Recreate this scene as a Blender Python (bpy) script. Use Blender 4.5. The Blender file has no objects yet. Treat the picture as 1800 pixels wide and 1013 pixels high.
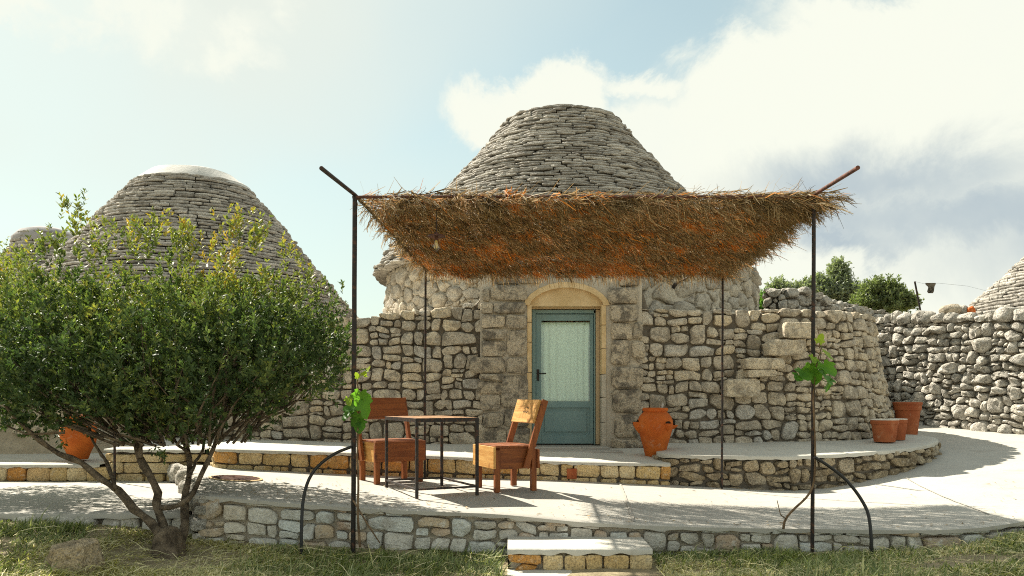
import bpy, bmesh, math, random
import numpy as np
from mathutils import Vector, Matrix, noise

R = math.radians
rng = random.Random(7)
scene = bpy.context.scene
COL = scene.collection

# ------------------------------------------------------------------ camera
HC = 0.94
F_PX = 1400.0
cam_d = bpy.data.cameras.new("camera")
cam_d.sensor_width = 36.0
cam_d.lens = 36.0 * F_PX / 1800.0
cam_d.shift_y = 193.5 / 1800.0          # perspective-corrected photo: level camera, rising front
cam_d.clip_start = 0.05
cam_d.clip_end = 2000.0
cam = bpy.data.objects.new("camera", cam_d)
cam.location = (0, 0, HC)
cam.rotation_euler = (R(90), 0, 0)
COL.objects.link(cam)
scene.camera = cam

# ------------------------------------------------------------------ light and colour management
SUN_FROM = Vector((-0.53, 0.50, 0.75)).normalized()
SUN_EL = math.asin(SUN_FROM.z)
SUN_AZ = math.atan2(SUN_FROM.x, SUN_FROM.y)
scene.view_settings.view_transform = 'Standard'
scene.view_settings.look = 'None'
scene.view_settings.gamma = 1.0
scene.view_settings.use_curve_mapping = False
scene.view_settings.exposure = 1.12
scene.cycles.max_bounces = 6
scene.cycles.use_denoising = False
scene.cycles.filter_width = 1.05
scene.cycles.sample_clamp_indirect = 3.0
scene.cycles.transparent_max_bounces = 12

sun_d = bpy.data.lights.new("sun", 'SUN')
sun_d.energy = 5.0
sun_d.angle = R(0.53)
sun_d.color = (1.0, 0.93, 0.80)
sun = bpy.data.objects.new("sun", sun_d)
sun.rotation_euler = SUN_FROM.to_track_quat('Z', 'Y').to_euler()
sun.location = SUN_FROM * 60
COL.objects.link(sun)

SKY_STRENGTH = 0.098


class NT:
    """small helper round a node tree"""
    def __init__(s, tree):
        s.t = tree
        tree.nodes.clear()

    def n(s, typ, **kw):
        nd = s.t.nodes.new(typ)
        for k, v in kw.items():
            setattr(nd, k, v)
        return nd

    def l(s, a, b):
        s.t.links.new(a, b)

    def val(s, sock, v):
        if hasattr(v, 'default_value') or hasattr(v, 'is_output'):
            s.l(v, sock)
        else:
            sock.default_value = v

    def math(s, op, a, b=None, c=None, clamp=False):
        m = s.n('ShaderNodeMath', operation=op)
        m.use_clamp = clamp
        s.val(m.inputs[0], a)
        if b is not None:
            s.val(m.inputs[1], b)
        if c is not None:
            s.val(m.inputs[2], c)
        return m.outputs[0]

    def vmath(s, op, a, b=None):
        m = s.n('ShaderNodeVectorMath', operation=op)
        s.val(m.inputs[0], a)
        if b is not None:
            s.val(m.inputs[1], b)
        return m.outputs['Value'] if op in ('LENGTH', 'DOT_PRODUCT') else m.outputs[0]

    def noise(s, vec, scale, detail=4, rough=0.55, dist=0.0, col=False):
        m = s.n('ShaderNodeTexNoise')
        if vec is not None:
            s.l(vec, m.inputs['Vector'])
        m.inputs['Scale'].default_value = scale
        m.inputs['Detail'].default_value = detail
        m.inputs['Roughness'].default_value = rough
        m.inputs['Distortion'].default_value = dist
        return m.outputs['Color' if col else 'Fac']

    def rng(s, v, a, b, c=0.0, d=1.0, smooth=True):
        m = s.n('ShaderNodeMapRange')
        m.interpolation_type = 'SMOOTHSTEP' if smooth else 'LINEAR'
        s.l(v, m.inputs['Value'])
        m.inputs['From Min'].default_value = a
        m.inputs['From Max'].default_value = b
        m.inputs['To Min'].default_value = c
        m.inputs['To Max'].default_value = d
        return m.outputs[0]

    def mix(s, fac, a, b, blend='MIX'):
        m = s.n('ShaderNodeMix', data_type='RGBA', blend_type=blend)
        s.val(m.inputs[0], fac)
        for sock, v in ((m.inputs[6], a), (m.inputs[7], b)):
            if isinstance(v, (tuple, list)):
                sock.default_value = (v[0], v[1], v[2], 1)
            else:
                s.l(v, sock)
        return m.outputs[2]

    def ramp(s, fac, stops):
        m = s.n('ShaderNodeValToRGB')
        el = m.color_ramp.elements
        while len(el) > 1:
            el.remove(el[-1])
        for i, (p, c) in enumerate(stops):
            e = el[0] if i == 0 else el.new(p)
            e.position = p
            e.color = (c[0], c[1], c[2], 1)
        s.l(fac, m.inputs[0])
        return m.outputs[0]


def px_dir(px, py):
    return Vector(((px - 900) / F_PX, 1.0, (700 - py) / F_PX)).normalized()


def make_world():
    w = bpy.data.worlds.new("World")
    scene.world = w
    w.use_nodes = True
    N = NT(w.node_tree)
    out = N.n('ShaderNodeOutputWorld')
    bg = N.n('ShaderNodeBackground')
    bg.inputs['Strength'].default_value = SKY_STRENGTH
    N.l(bg.outputs[0], out.inputs[0])
    sky = N.n('ShaderNodeTexSky', sky_type='NISHITA')
    sky.sun_disc = False
    sky.sun_elevation = SUN_EL
    sky.sun_rotation = SUN_AZ
    sky.altitude = 100
    sky.air_density = 1.0
    sky.dust_density = 1.2
    sky.ozone_density = 1.0
    tc = N.n('ShaderNodeTexCoord')
    d = N.vmath('NORMALIZE', tc.outputs['Generated'])
    # thin milky veil over the clear sky, thicker towards the horizon and round the sun
    sep = N.n('ShaderNodeSeparateXYZ')
    N.l(d, sep.inputs[0])
    up = N.math('MAXIMUM', sep.outputs[2], 0.0)
    veil_h = N.rng(up, 0.0, 0.55, 0.86, 0.34)
    sd = N.vmath('DOT_PRODUCT', d, tuple(SUN_FROM))
    veil_s = N.rng(sd, 0.45, 0.92, 0.0, 0.88)
    soft = N.noise(d, 2.2, 3, 0.5)
    veil = N.math('ADD', N.math('MAXIMUM', veil_h, veil_s), N.rng(soft, 0.35, 0.75, -0.10, 0.14), clamp=True)
    skyc = N.mix(1.0, sky.outputs[0], (.68, .83, .66), 'MULTIPLY')
    base = N.mix(veil, skyc, (3.95, 4.15, 3.75))
    # domain-warped direction so that the cloud edges curl
    wn = N.noise(d, 6.5, 9, 0.66, 0.3, col=True)
    wv = N.vmath('SUBTRACT', wn, (0.5, 0.5, 0.5))
    ws = N.n('ShaderNodeVectorMath', operation='SCALE')
    N.l(wv, ws.inputs[0])
    ws.inputs['Scale'].default_value = 0.15
    dw = N.vmath('ADD', d, ws.outputs[0])

    def blob(px, py, rx, rz, edge=0.45, src=dw):
        c = px_dir(px, py)
        df = N.vmath('SUBTRACT', src, tuple(c))
        df = N.vmath('MULTIPLY', df, (1 / (rx / F_PX), 1 / (rx / F_PX), 1 / (rz / F_PX)))
        ln = N.vmath('LENGTH', df)
        return N.rng(ln, 1.0 - edge, 1.0 + edge, 1.0, 0.0)

    def union(bs):
        r = bs[0]
        for b in bs[1:]:
            r = N.math('MAXIMUM', r, b)
        return r
    big = union([blob(1560, 260, 430, 190, .15), blob(1330, 190, 150, 120, .18), blob(1640, 120, 360, 120, .18),
                 blob(1190, 310, 200, 110, .2), blob(1850, 300, 420, 260, .15), blob(1480, 480, 330, 110, .5),
                 blob(1450, 20, 90, 30, .7), blob(1750, 30, 140, 40, .6), blob(2250, 250, 420, 300, .4)])
    mid = union([blob(1000, 190, 85, 65, .22), blob(875, 212, 80, 55, .25), blob(1130, 165, 60, 20, .6)])
    wisp = union([blob(215, 20, 170, 38, .4), blob(330, 72, 85, 45, .35), blob(60, 8, 130, 28, .5),
                  blob(505, 35, 25, 22, .9), blob(430, 110, 30, 18, .9)])
    gen = N.rng(N.noise(dw, 2.6, 6, 0.55), 0.46, 0.60, 0.0, 0.92)
    front = N.rng(sep.outputs[1], 0.25, 0.55, 1.0, 0.0)     # other scattered clouds all round
    hi = N.rng(up, 0.48, 0.60, 0.0, 1.0)
    gen = N.math('MULTIPLY', gen, N.math('MAXIMUM', front, hi))
    fine = N.rng(N.noise(d, 16.0, 6, 0.6), 0.36, 0.56, 0.25, 1.0)
    wisp = N.math('MULTIPLY', wisp, fine)
    dens = N.math('MAXIMUM', N.math('MAXIMUM', big, mid), N.math('MAXIMUM', N.math('MULTIPLY', wisp, 0.85), gen))
    # grey undersides of the big bank
    g = union([blob(1690, 372, 290, 46, .8), blob(1540, 322, 170, 44, .9), blob(1500, 420, 110, 24, .9),
               blob(2150, 370, 300, 70, .8)])
    gn = N.rng(N.noise(d, 4.5, 5, 0.55), 0.25, 0.60, 0.5, 1.0)
    g = N.math('MULTIPLY', g, gn)
    gaps = N.rng(N.noise(dw, 7.0, 4, 0.5), 0.50, 0.70, 0.0, 0.35)
    cl = N.mix(gaps, (4.5, 4.6, 4.05), (4.25, 4.45, 4.05))
    cl = N.mix(g, cl, (2.35, 2.75, 2.95))
    col = N.mix(dens, base, cl)
    N.l(col, bg.inputs['Color'])
make_world()

# ------------------------------------------------------------------ object helpers
WL = {}                     # world position of each object's origin (nothing is rotated before it is placed)


def P(px, py, d):
    return Vector(((px - 900) / F_PX * d, d, HC - (py - 700) / F_PX * d))


def link(o, parent=None, world=Vector((0, 0, 0))):
    COL.objects.link(o)
    WL[o.name] = Vector(world)
    if parent is not None:
        o.parent = parent
        o.location = Vector(world) - WL[parent.name]
    else:
        o.location = world
    return o


def tag(o, label=None, cat=None, group=None, kind=None):
    if label:
        o['label'] = label
    if cat:
        o['category'] = cat
    if group:
        o['group'] = group
    if kind:
        o['kind'] = kind
    return o


def thing(name, loc, label, cat, group=None):
    o = bpy.data.objects.new(name, None)
    o.empty_display_size = 0.2
    link(o, None, loc)
    return tag(o, label, cat, group)


class MB:
    """collects geometry in world coordinates, builds one mesh object"""
    def __init__(s):
        s.v = []
        s.f = []
        s.t = []

    def add(s, vs, fs, tone=0.5):
        o = len(s.v)
        s.v.extend(vs)
        s.f.extend([tuple(i + o for i in f) for f in fs])
        s.t.extend([tone] * len(fs))

    def box(s, c, size, rot=None, tone=0.5, jit=0.0, r=None):
        c = Vector(c)
        hx, hy, hz = size[0] / 2, size[1] / 2, size[2] / 2
        b = min(hx, hy, hz) * 0.12
        vs = []
        # chamfered box: 24 verts
        for sx in (-1, 1):
            for sy in (-1, 1):
                for sz in (-1, 1):
                    vs.append(Vector((sx * hx, sy * (hy - b), sz * (hz - b))))
                    vs.append(Vector((sx * (hx - b), sy * hy, sz * (hz - b))))
                    vs.append(Vector((sx * (hx - b), sy * (hy - b), sz * hz)))
        bm = bmesh.new()
        for v in vs:
            bm.verts.new(v)
        bmesh.ops.convex_hull(bm, input=list(bm.verts))
        bmesh.ops.dissolve_limit(bm, angle_limit=0.01, verts=list(bm.verts), edges=list(bm.edges))
        bm.verts.index_update()
        out = []
        for v in bm.verts:
            p = v.co.copy()
            if rot is not None:
                p = rot @ p
            out.append(c + p)
        fs = [[x.index for x in f.verts] for f in bm.faces]
        bm.free()
        s.add(out, fs, tone)

    def tube(s, pts, rad, n=8, cap=True, tone=0.5):
        pts = [Vector(p) for p in pts]
        m = len(pts)
        rads = rad if isinstance(rad, (list, tuple)) else [rad] * m
        up = Vector((0.13, 0.31, 0.94)).normalized()
        rings = []
        prev = None
        for i in range(m):
            t = (pts[min(i + 1, m - 1)] - pts[max(i - 1, 0)]).normalized()
            if prev is None:
                a = t.cross(up)
                if a.length < 0.1:
                    a = t.cross(Vector((1, 0, 0)))
            else:
                a = prev - t * prev.dot(t)
            a.normalize()
            prev = a
            b = t.cross(a)
            rings.append([pts[i] + (a * math.cos(2 * math.pi * k / n) + b * math.sin(2 * math.pi * k / n)) * rads[i] for k in range(n)])
        vs = [p for r_ in rings for p in r_]
        fs = []
        for i in range(m - 1):
            for k in range(n):
                k2 = (k + 1) % n
                fs.append((i * n + k, i * n + k2, (i + 1) * n + k2, (i + 1) * n + k))
        if cap:
            fs.append(tuple(range(n - 1, -1, -1)))
            fs.append(tuple((m - 1) * n + k for k in range(n)))
        s.add(vs, fs, tone)

    def lathe(s, c, prof, n=32, tone=0.5, wob=0.0, seed=0):
        """prof: list of (r, z); r = 0 closes to a point"""
        c = Vector(c)
        vs, fs, idx = [], [], []
        for (r_, z) in prof:
            if r_ <= 1e-6:
                idx.append([len(vs)] * n)
                vs.append(c + Vector((0, 0, z)))
            else:
                row = []
                for k in range(n):
                    a = 2 * math.pi * k / n
                    w = 1 + wob * noise.noise(Vector((math.cos(a) * 1.5 + seed, math.sin(a) * 1.5, z * 5)))
                    row.append(len(vs))
                    vs.append(c + Vector((r_ * w * math.cos(a), r_ * w * math.sin(a), z)))
                idx.append(row)
        for i in range(len(prof) - 1):
            for k in range(n):
                k2 = (k + 1) % n
                q = [idx[i][k], idx[i][k2], idx[i + 1][k2], idx[i + 1][k]]
                q = list(dict.fromkeys(q))
                if len(q) >= 3:
                    fs.append(tuple(q))
        s.add(vs, fs, tone)

    def grid(s, rows, tone=0.5):
        """rows of points, all of one length"""
        n = len(rows[0])
        vs = [p for r_ in rows for p in r_]
        fs = []
        for i in range(len(rows) - 1):
            for k in range(n - 1):
                fs.append((i * n + k, i * n + k + 1, (i + 1) * n + k + 1, (i + 1) * n + k))
        s.add(vs, fs, tone)

    def build(s, name, mat, parent=None, smooth=False, origin=None, kind=None, angle=None, label=None):
        V = np.array([tuple(v) for v in s.v], dtype=np.float64)
        if origin is None:
            lo, hi = V.min(0), V.max(0)
            origin = Vector(((lo[0] + hi[0]) / 2, (lo[1] + hi[1]) / 2, lo[2]))
        me = bpy.data.meshes.new(name)
        me.from_pydata((V - np.array(tuple(origin))).tolist(), [], s.f)
        at = me.attributes.new('tone', 'FLOAT', 'FACE')
        at.data.foreach_set('value', np.array(s.t, dtype=np.float32))
        if smooth:
            me.polygons.foreach_set('use_smooth', [True] * len(me.polygons))
        if mat is not None:
            me.materials.append(mat)
        me.update()
        o = bpy.data.objects.new(name, me)
        link(o, parent, origin)
        if smooth and angle:
            me.set_sharp_from_angle(angle=R(angle))
        if kind:
            o['kind'] = kind
        if label:
            o['label'] = label
        return o


def raw_mesh(name, V, Fc, tones, mat, parent=None, origin=(0, 0, 0), smooth=False, kind=None):
    """big numpy mesh: V (n,3), Fc list of arrays/lists of same length polygons (m,k)"""
    me = bpy.data.meshes.new(name)
    V = np.asarray(V, dtype=np.float32) - np.array(tuple(origin), dtype=np.float32)
    Fc = np.asarray(Fc, dtype=np.int32)
    m, k = Fc.shape
    me.vertices.add(len(V))
    me.vertices.foreach_set('co', V.ravel())
    me.loops.add(m * k)
    me.loops.foreach_set('vertex_index', Fc.ravel())
    me.polygons.add(m)
    me.polygons.foreach_set('loop_start', np.arange(0, m * k, k, dtype=np.int32))
    if smooth:
        me.polygons.foreach_set('use_smooth', np.ones(m, dtype=bool))
    at = me.attributes.new('tone', 'FLOAT', 'FACE')
    at.data.foreach_set('value', np.asarray(tones, dtype=np.float32))
    me.materials.append(mat)
    me.update(calc_edges=True)
    o = bpy.data.objects.new(name, me)
    link(o, parent, origin)
    if kind:
        o['kind'] = kind
    return o


# ------------------------------------------------------------------ materials
def new_mat(name):
    m = bpy.data.materials.new(name)
    m.use_nodes = True
    return m, NT(m.node_tree)


def finish(N, col, rough, normal=None, spec=0.3, metal=0.0, **kw):
    out = N.n('ShaderNodeOutputMaterial')
    b = N.n('ShaderNodeBsdfPrincipled')
    if isinstance(col, (tuple, list)):
        b.inputs['Base Color'].default_value = (*col[:3], 1)
    else:
        N.l(col, b.inputs['Base Color'])
    N.val(b.inputs['Roughness'], rough)
    b.inputs['Specular IOR Level'].default_value = spec
    b.inputs['Metallic'].default_value = metal
    if normal is not None:
        N.l(normal, b.inputs['Normal'])
    N.l(b.outputs[0], out.inputs[0])
    return b, out


def bump(N, h, strength=0.5, dist=0.01, normal=None):
    m = N.n('ShaderNodeBump')
    m.inputs['Strength'].default_value = strength
    m.inputs['Distance'].default_value = dist
    N.l(h, m.inputs['Height'])
    if normal is not None:
        N.l(normal, m.inputs['Normal'])
    return m.outputs[0]


def stone_mat(name, stops, stain=(0.10, 0.095, 0.085), stain_amt=0.5, pale=(0.6, 0.57, 0.5), pale_amt=0.3,
              pit=0.5, scale=1.0, bdist=0.02, vs=26, grain=.5):
    m, N = new_mat(name)
    geo = N.n('ShaderNodeNewGeometry')
    pos = geo.outputs['Position']
    at = N.n('ShaderNodeAttribute', attribute_name='tone')
    base = N.ramp(at.outputs['Fac'], stops)
    n1 = N.noise(pos, 5 * scale, 8, 0.62, 0.6)
    n2 = N.noise(pos, 22 * scale, 8, 0.65, 0.3)
    n3 = N.noise(pos, 75 * scale, 4, 0.6)
    c = N.mix(N.rng(n1, 0.46, 0.60, 0, stain_amt), base, stain)
    c = N.mix(N.rng(n2, 0.52, 0.64, 0, pale_amt), c, pale)
    c = N.mix(N.rng(n2, 0.45, 0.32, 0, stain_amt), c, stain)
    c = N.mix(N.rng(n3, 0.36, 0.58, grain, 0.0), c, (0.05, 0.045, 0.04))
    vor = N.n('ShaderNodeTexVoronoi', feature='F1')
    N.l(pos, vor.inputs['Vector'])
    vor.inputs['Scale'].default_value = vs * scale
    pits = N.rng(vor.outputs['Distance'], 0.0, 0.42, 0.0, 1.0)
    sel = N.rng(n1, 0.42, 0.6, 1.0 - pit, 1.0)
    pits = N.math('MAXIMUM', pits, sel)
    c = N.mix(N.rng(pits, 0.0, 0.6, 0.55, 0.0), c, (0.06, 0.052, 0.045))
    h = N.math('ADD', N.math('MULTIPLY', n2, 0.9), N.math('MULTIPLY', n3, 0.25))
    h = N.math('ADD', h, N.math('MULTIPLY', pits, 0.5))
    h = N.math('ADD', h, N.math('MULTIPLY', n1, 0.8))
    finish(N, c, 0.92, bump(N, h, 0.95, bdist * 1.5), spec=0.15)
    return m


M = {}
M['facade_stone'] = stone_mat('facade_stone', [(0, (.48, .41, .31)), (.35, (.62, .535, .41)), (.6, (.70, .605, .455)), (.8, (.74, .61, .42)), (1, (.58, .55, .49))],
                              stain=(.22, .19, .15), stain_amt=.62, pale=(.70, .64, .53), pale_amt=.6)
M['dark_block'] = stone_mat('dark_block', [(0, (.43, .365, .27)), (1, (.62, .525, .385))], stain=(.09, .08, .068), stain_amt=.75, pale=(.52, .45, .36), pale_amt=.6, pit=.7)
M['retaining_stone'] = stone_mat('retaining_stone', [(0, (.62, .58, .50)), (.25, (.74, .70, .61)), (.5, (.68, .70, .66)), (.7, (.70, .63, .51)), (.86, (.60, .47, .32)), (1, (.56, .42, .31))],
                                 stain=(.40, .36, .30), stain_amt=.6, pale=(.74, .72, .65), pale_amt=.6, pit=.12, bdist=.03, scale=.62, grain=.2)
M['pale_rubble'] = stone_mat('pale_rubble', [(0, (.52, .49, .42)), (.5, (.64, .60, .52)), (1, (.72, .67, .57))], stain=(.22, .20, .17), stain_amt=.5, pale=(.80, .76, .68), pale_amt=.6, pit=.9, bdist=.04, vs=15)
M['yellow_block'] = stone_mat('yellow_block', [(0, (.66, .47, .21)), (.4, (.72, .55, .29)), (.75, (.76, .62, .38)), (.92, (.64, .36, .11)), (1, (.58, .26, .06))],
                              stain=(.42, .28, .13), stain_amt=.4, pale=(.74, .66, .50), pale_amt=.4, pit=.15, bdist=.012)
M['warm_rubble'] = stone_mat('warm_rubble', [(0, (.40, .31, .19)), (.5, (.58, .46, .29)), (1, (.60, .51, .37))], stain=(.16, .12, .08), stain_amt=.5, pale=(.68, .58, .44), pale_amt=.55, pit=.95, bdist=.04, vs=15)
M['drum_stone'] = stone_mat('drum_stone', [(0, (.50, .45, .37)), (.5, (.60, .54, .44)), (1, (.66, .58, .45))], stain=(.26, .22, .17), stain_amt=.6, pale=(.68, .63, .54), pale_amt=.4, pit=.4)
M['roof_slab'] = stone_mat('roof_slab', [(0, (.28, .26, .225)), (.4, (.46, .43, .38)), (.75, (.58, .55, .49)), (1, (.70, .66, .585))], stain=(.20, .18, .155), stain_amt=.5, pale=(.70, .66, .59), pale_amt=.5, pit=.3, bdist=.02)


def plain_rough(name, col, col2, scale=3.0, b=0.4, bd=0.01, rough=0.9, spots=None, spot_amt=0.4):
    m, N = new_mat(name)
    pos = N.n('ShaderNodeNewGeometry').outputs['Position']
    n1 = N.noise(pos, scale, 8, 0.6, 0.3)
    n2 = N.noise(pos, scale * 9, 6, 0.6)
    c = N.mix(N.rng(n1, 0.32, 0.68), col, col2)
    if spots:
        c = N.mix(N.rng(n2, 0.56, 0.72, 0, spot_amt), c, spots)
    finish(N, c, rough, bump(N, N.math('ADD', n2, n1), b, bd), spec=0.2)
    return m


M['mortar_dark'] = plain_rough('dark_joint_earth', (.14, .12, .095), (.22, .19, .15), 5, .6, .02)
M['mortar_pale'] = plain_rough('pale_lime_mortar', (.52, .47, .38), (.62, .56, .46), 4, .6, .02, spots=(.38, .33, .26))
M['mortar_mid'] = plain_rough('grey_lime_mortar', (.42, .375, .30), (.54, .48, .385), 4, .7, .02, spots=(.32, .28, .23))
M['cap'] = plain_rough('roof_cap_render', (.50, .485, .445), (.64, .62, .57), 2.5, .4, .02, spots=(.36, .345, .31))
M['cap_grey'] = plain_rough('roof_cap_grey_render', (.30, .285, .28), (.40, .38, .37), 2.5, .4, .012)
M['tan_stone'] = plain_rough('tan_tufa', (.54, .385, .195), (.66, .50, .29), 5, .5, .012, spots=(.36, .24, .12))
M['plaster'] = plain_rough('old_tan_plaster', (.34, .28, .2), (.50, .42, .31), 1.6, .6, .03, spots=(.22, .19, .15), spot_amt=.6)
M['soil'] = plain_rough('dry_soil', (.22, .18, .11), (.34, .285, .18), 2.2, .8, .03, spots=(.12, .09, .06))
M['bark'] = plain_rough('bark', (.075, .055, .038), (.30, .23, .155), 11, 1.0, .04, spots=(.42, .34, .25), spot_amt=.7)
M['vine_bark'] = plain_rough('vine_bark', (.13, .085, .05), (.25, .17, .1), 20, .7, .01)


def concrete(name, a, b_, dirt):
    m, N = new_mat(name)
    pos = N.n('ShaderNodeNewGeometry').outputs['Position']
    n1 = N.noise(pos, 0.8, 6, 0.6, 0.5)
    n2 = N.noise(pos, 14, 8, 0.65)
    n3 = N.noise(pos, 120, 3, 0.6)
    c = N.mix(N.rng(n1, 0.3, 0.7), a, b_)
    c = N.mix(N.rng(n2, 0.55, 0.72, 0, .45), c, dirt)
    n4 = N.noise(pos, 2.6, 6, 0.7, 1.0)
    c = N.mix(N.rng(n4, 0.54, 0.70, 0, .5), c, dirt)
    c = N.mix(N.rng(n3, 0.62, 0.75, 0, .25), c, dirt)
    finish(N, c, 0.85, bump(N, N.math('ADD', N.math('MULTIPLY', n2, .8), N.math('MULTIPLY', n3, .3)), .35, .008), spec=0.25)
    return m


M['terrace'] = concrete('pale_concrete', (.41, .39, .345), (.46, .44, .39), (.31, .275, .23))
M['white_screed'] = concrete('white_screed', (.48, .458, .40), (.56, .536, .47), (.36, .315, .25))
M['threshold'] = concrete('grey_threshold', (.34, .32, .28), (.44, .41, .36), (.24, .22, .19))

m, N = new_mat('dark_iron')
pos = N.n('ShaderNodeNewGeometry').outputs['Position']
n1 = N.noise(pos, 30, 6, .6)
c = N.mix(N.rng(n1, .48, .7), (.022, .019, .018), (.10, .045, .025))
finish(N, c, 0.55, bump(N, n1, .3, .003), spec=.4, metal=.3)
M['iron'] = m
m, N = new_mat('rust_iron')
pos = N.n('ShaderNodeNewGeometry').outputs['Position']
n1 = N.noise(pos, 18, 6, .6)
finish(N, N.mix(N.rng(n1, .35, .65), (.05, .025, .02), (.15, .06, .04)), 0.7, spec=.3)
M['rust'] = m
m, N = new_mat('black_hose')
finish(N, (.02, .02, .02), .5, spec=.4)
M['hose'] = m


def wood(name, a, b_, axis, dark=(.05, .014, .006), rough=.55):
    m, N = new_mat(name)
    tc = N.n('ShaderNodeTexCoord')
    mp = N.n('ShaderNodeMapping')
    N.l(tc.outputs['Object'], mp.inputs['Vector'])
    sc = [22.0, 22.0, 22.0]
    sc[axis] = 1.6
    mp.inputs['Scale'].default_value = sc
    oi = N.n('ShaderNodeObjectInfo')
    off = N.math('MULTIPLY', oi.outputs['Random'], 40.0)
    v = N.vmath('ADD', mp.outputs[0], (0, 0, 0))
    ad = N.n('ShaderNodeVectorMath', operation='ADD')
    N.l(v, ad.inputs[0])
    N.l(off, ad.inputs[1])
    n1 = N.noise(ad.outputs[0], 1.0, 6, .6, 1.2)
    n2 = N.noise(ad.outputs[0], 3.5, 4, .6)
    c = N.mix(N.rng(n1, .3, .68), a, b_)
    c = N.mix(N.rng(n2, .58, .75, 0, .75), c, dark)
    k = N.noise(tc.outputs['Object'], 9, 2, .5)
    c = N.mix(N.rng(k, .62, .72, 0, .7), c, dark)
    finish(N, c, rough, bump(N, n1, .25, .004), spec=.35)
    return m


for ax, nm in enumerate('xyz'):
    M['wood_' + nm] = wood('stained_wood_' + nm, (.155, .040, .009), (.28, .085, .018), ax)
    M['gold_' + nm] = wood('honey_sunlit_wood_' + nm, (.52, .25, .065), (.68, .40, .13), ax, dark=(.34, .15, .04))  # lighter plank colour, also painted on boards that face the sun
M['table_wood'] = wood('table_plank_wood', (.30, .15, .07), (.46, .28, .15), 1, dark=(.12, .05, .025), rough=.35)


def terracotta(name, a, b_):
    m, N = new_mat(name)
    pos = N.n('ShaderNodeNewGeometry').outputs['Position']
    n1 = N.noise(pos, 5, 6, .6, .4)
    n2 = N.noise(pos, 60, 4, .6)
    c = N.mix(N.rng(n1, .3, .7), a, b_)
    c = N.mix(N.rng(n2, .6, .8, 0, .3), c, (.62, .40, .26))
    n5 = N.noise(pos, 9, 7, .7, .8)
    c = N.mix(N.rng(n5, .56, .74, 0, .5), c, (.55, .36, .24))
    c = N.mix(N.rng(n5, .42, .28, 0, .5), c, (.20, .05, .015))
    finish(N, c, .8, bump(N, N.math('ADD', n1, N.math('MULTIPLY', n2, .3)), .25, .006), spec=.25)
    return m


M['terracotta'] = terracotta('terracotta', (.42, .088, .012), (.54, .14, .022))
M['terracotta_red'] = terracotta('red_terracotta', (.30, .075, .026), (.40, .125, .048))
M['pot_rim'] = plain_rough('limed_pot_rim', (.62, .56, .47), (.72, .66, .57), 9, .3, .005)
m, N = new_mat('hole_shade')
finish(N, (.03, .02, .015), 1.0, spec=0)  # near-black, paints the shade inside the jar's pocket holes
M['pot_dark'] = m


def paint(name, col, col2):
    m, N = new_mat(name)
    pos = N.n('ShaderNodeNewGeometry').outputs['Position']
    n1 = N.noise(pos, 4, 5, .6)
    n2 = N.noise(pos, 50, 4, .6)
    finish(N, N.mix(N.rng(n1, .3, .7), col, col2), .45, bump(N, n2, .12, .002), spec=.4)
    return m


M['door_paint'] = paint('teal_door_paint', (.155, .255, .26), (.19, .29, .285))
M['jamb_wood'] = paint('tan_wood_trim', (.46, .34, .19), (.53, .40, .24))
m, N = new_mat('curtain_cloth')
tc = N.n('ShaderNodeTexCoord')
wv = N.noise(tc.outputs['Object'], 60, 3, .6)
bcol = N.mix(N.rng(wv, .35, .65), (.70, .76, .66), (.78, .83, .73))
finish(N, bcol, .9, spec=.1)
M['curtain'] = m
m, N = new_mat('window_glass')
out = N.n('ShaderNodeOutputMaterial')
g = N.n('ShaderNodeBsdfGlossy')
g.inputs['Roughness'].default_value = 0.02
tr = N.n('ShaderNodeBsdfTransparent')
tr.inputs['Color'].default_value = (.93, .98, .96, 1)
fr = N.n('ShaderNodeFresnel')
fr.inputs['IOR'].default_value = 1.5
mx = N.n('ShaderNodeMixShader')
mx.inputs[0].default_value = .08
N.l(tr.outputs[0], mx.inputs[1])
N.l(g.outputs[0], mx.inputs[2])
N.l(mx.outputs[0], out.inputs[0])
M['glass'] = m
m, N = new_mat('amber_bulb_filament')
finish(N, (.80, .55, .2), .4)
M['filament'] = m


def leafy(name, stops, trans=0.35, rough=.45, tcol=None):
    m, N = new_mat(name)
    at = N.n('ShaderNodeAttribute', attribute_name='tone')
    c = N.ramp(at.outputs['Fac'], stops)
    out = N.n('ShaderNodeOutputMaterial')
    b = N.n('ShaderNodeBsdfPrincipled')
    N.l(c, b.inputs['Base Color'])
    b.inputs['Roughness'].default_value = rough
    b.inputs['Specular IOR Level'].default_value = .22
    t = N.n('ShaderNodeBsdfTranslucent')
    tc2 = N.mix(1.0, c, tcol or (1.3, 1.5, .6), 'MULTIPLY')
    N.l(tc2, t.inputs['Color'])
    mx = N.n('ShaderNodeMixShader')
    mx.inputs[0].default_value = trans
    N.l(b.outputs[0], mx.inputs[1])
    N.l(t.outputs[0], mx.inputs[2])
    N.l(mx.outputs[0], out.inputs[0])
    return m


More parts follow.
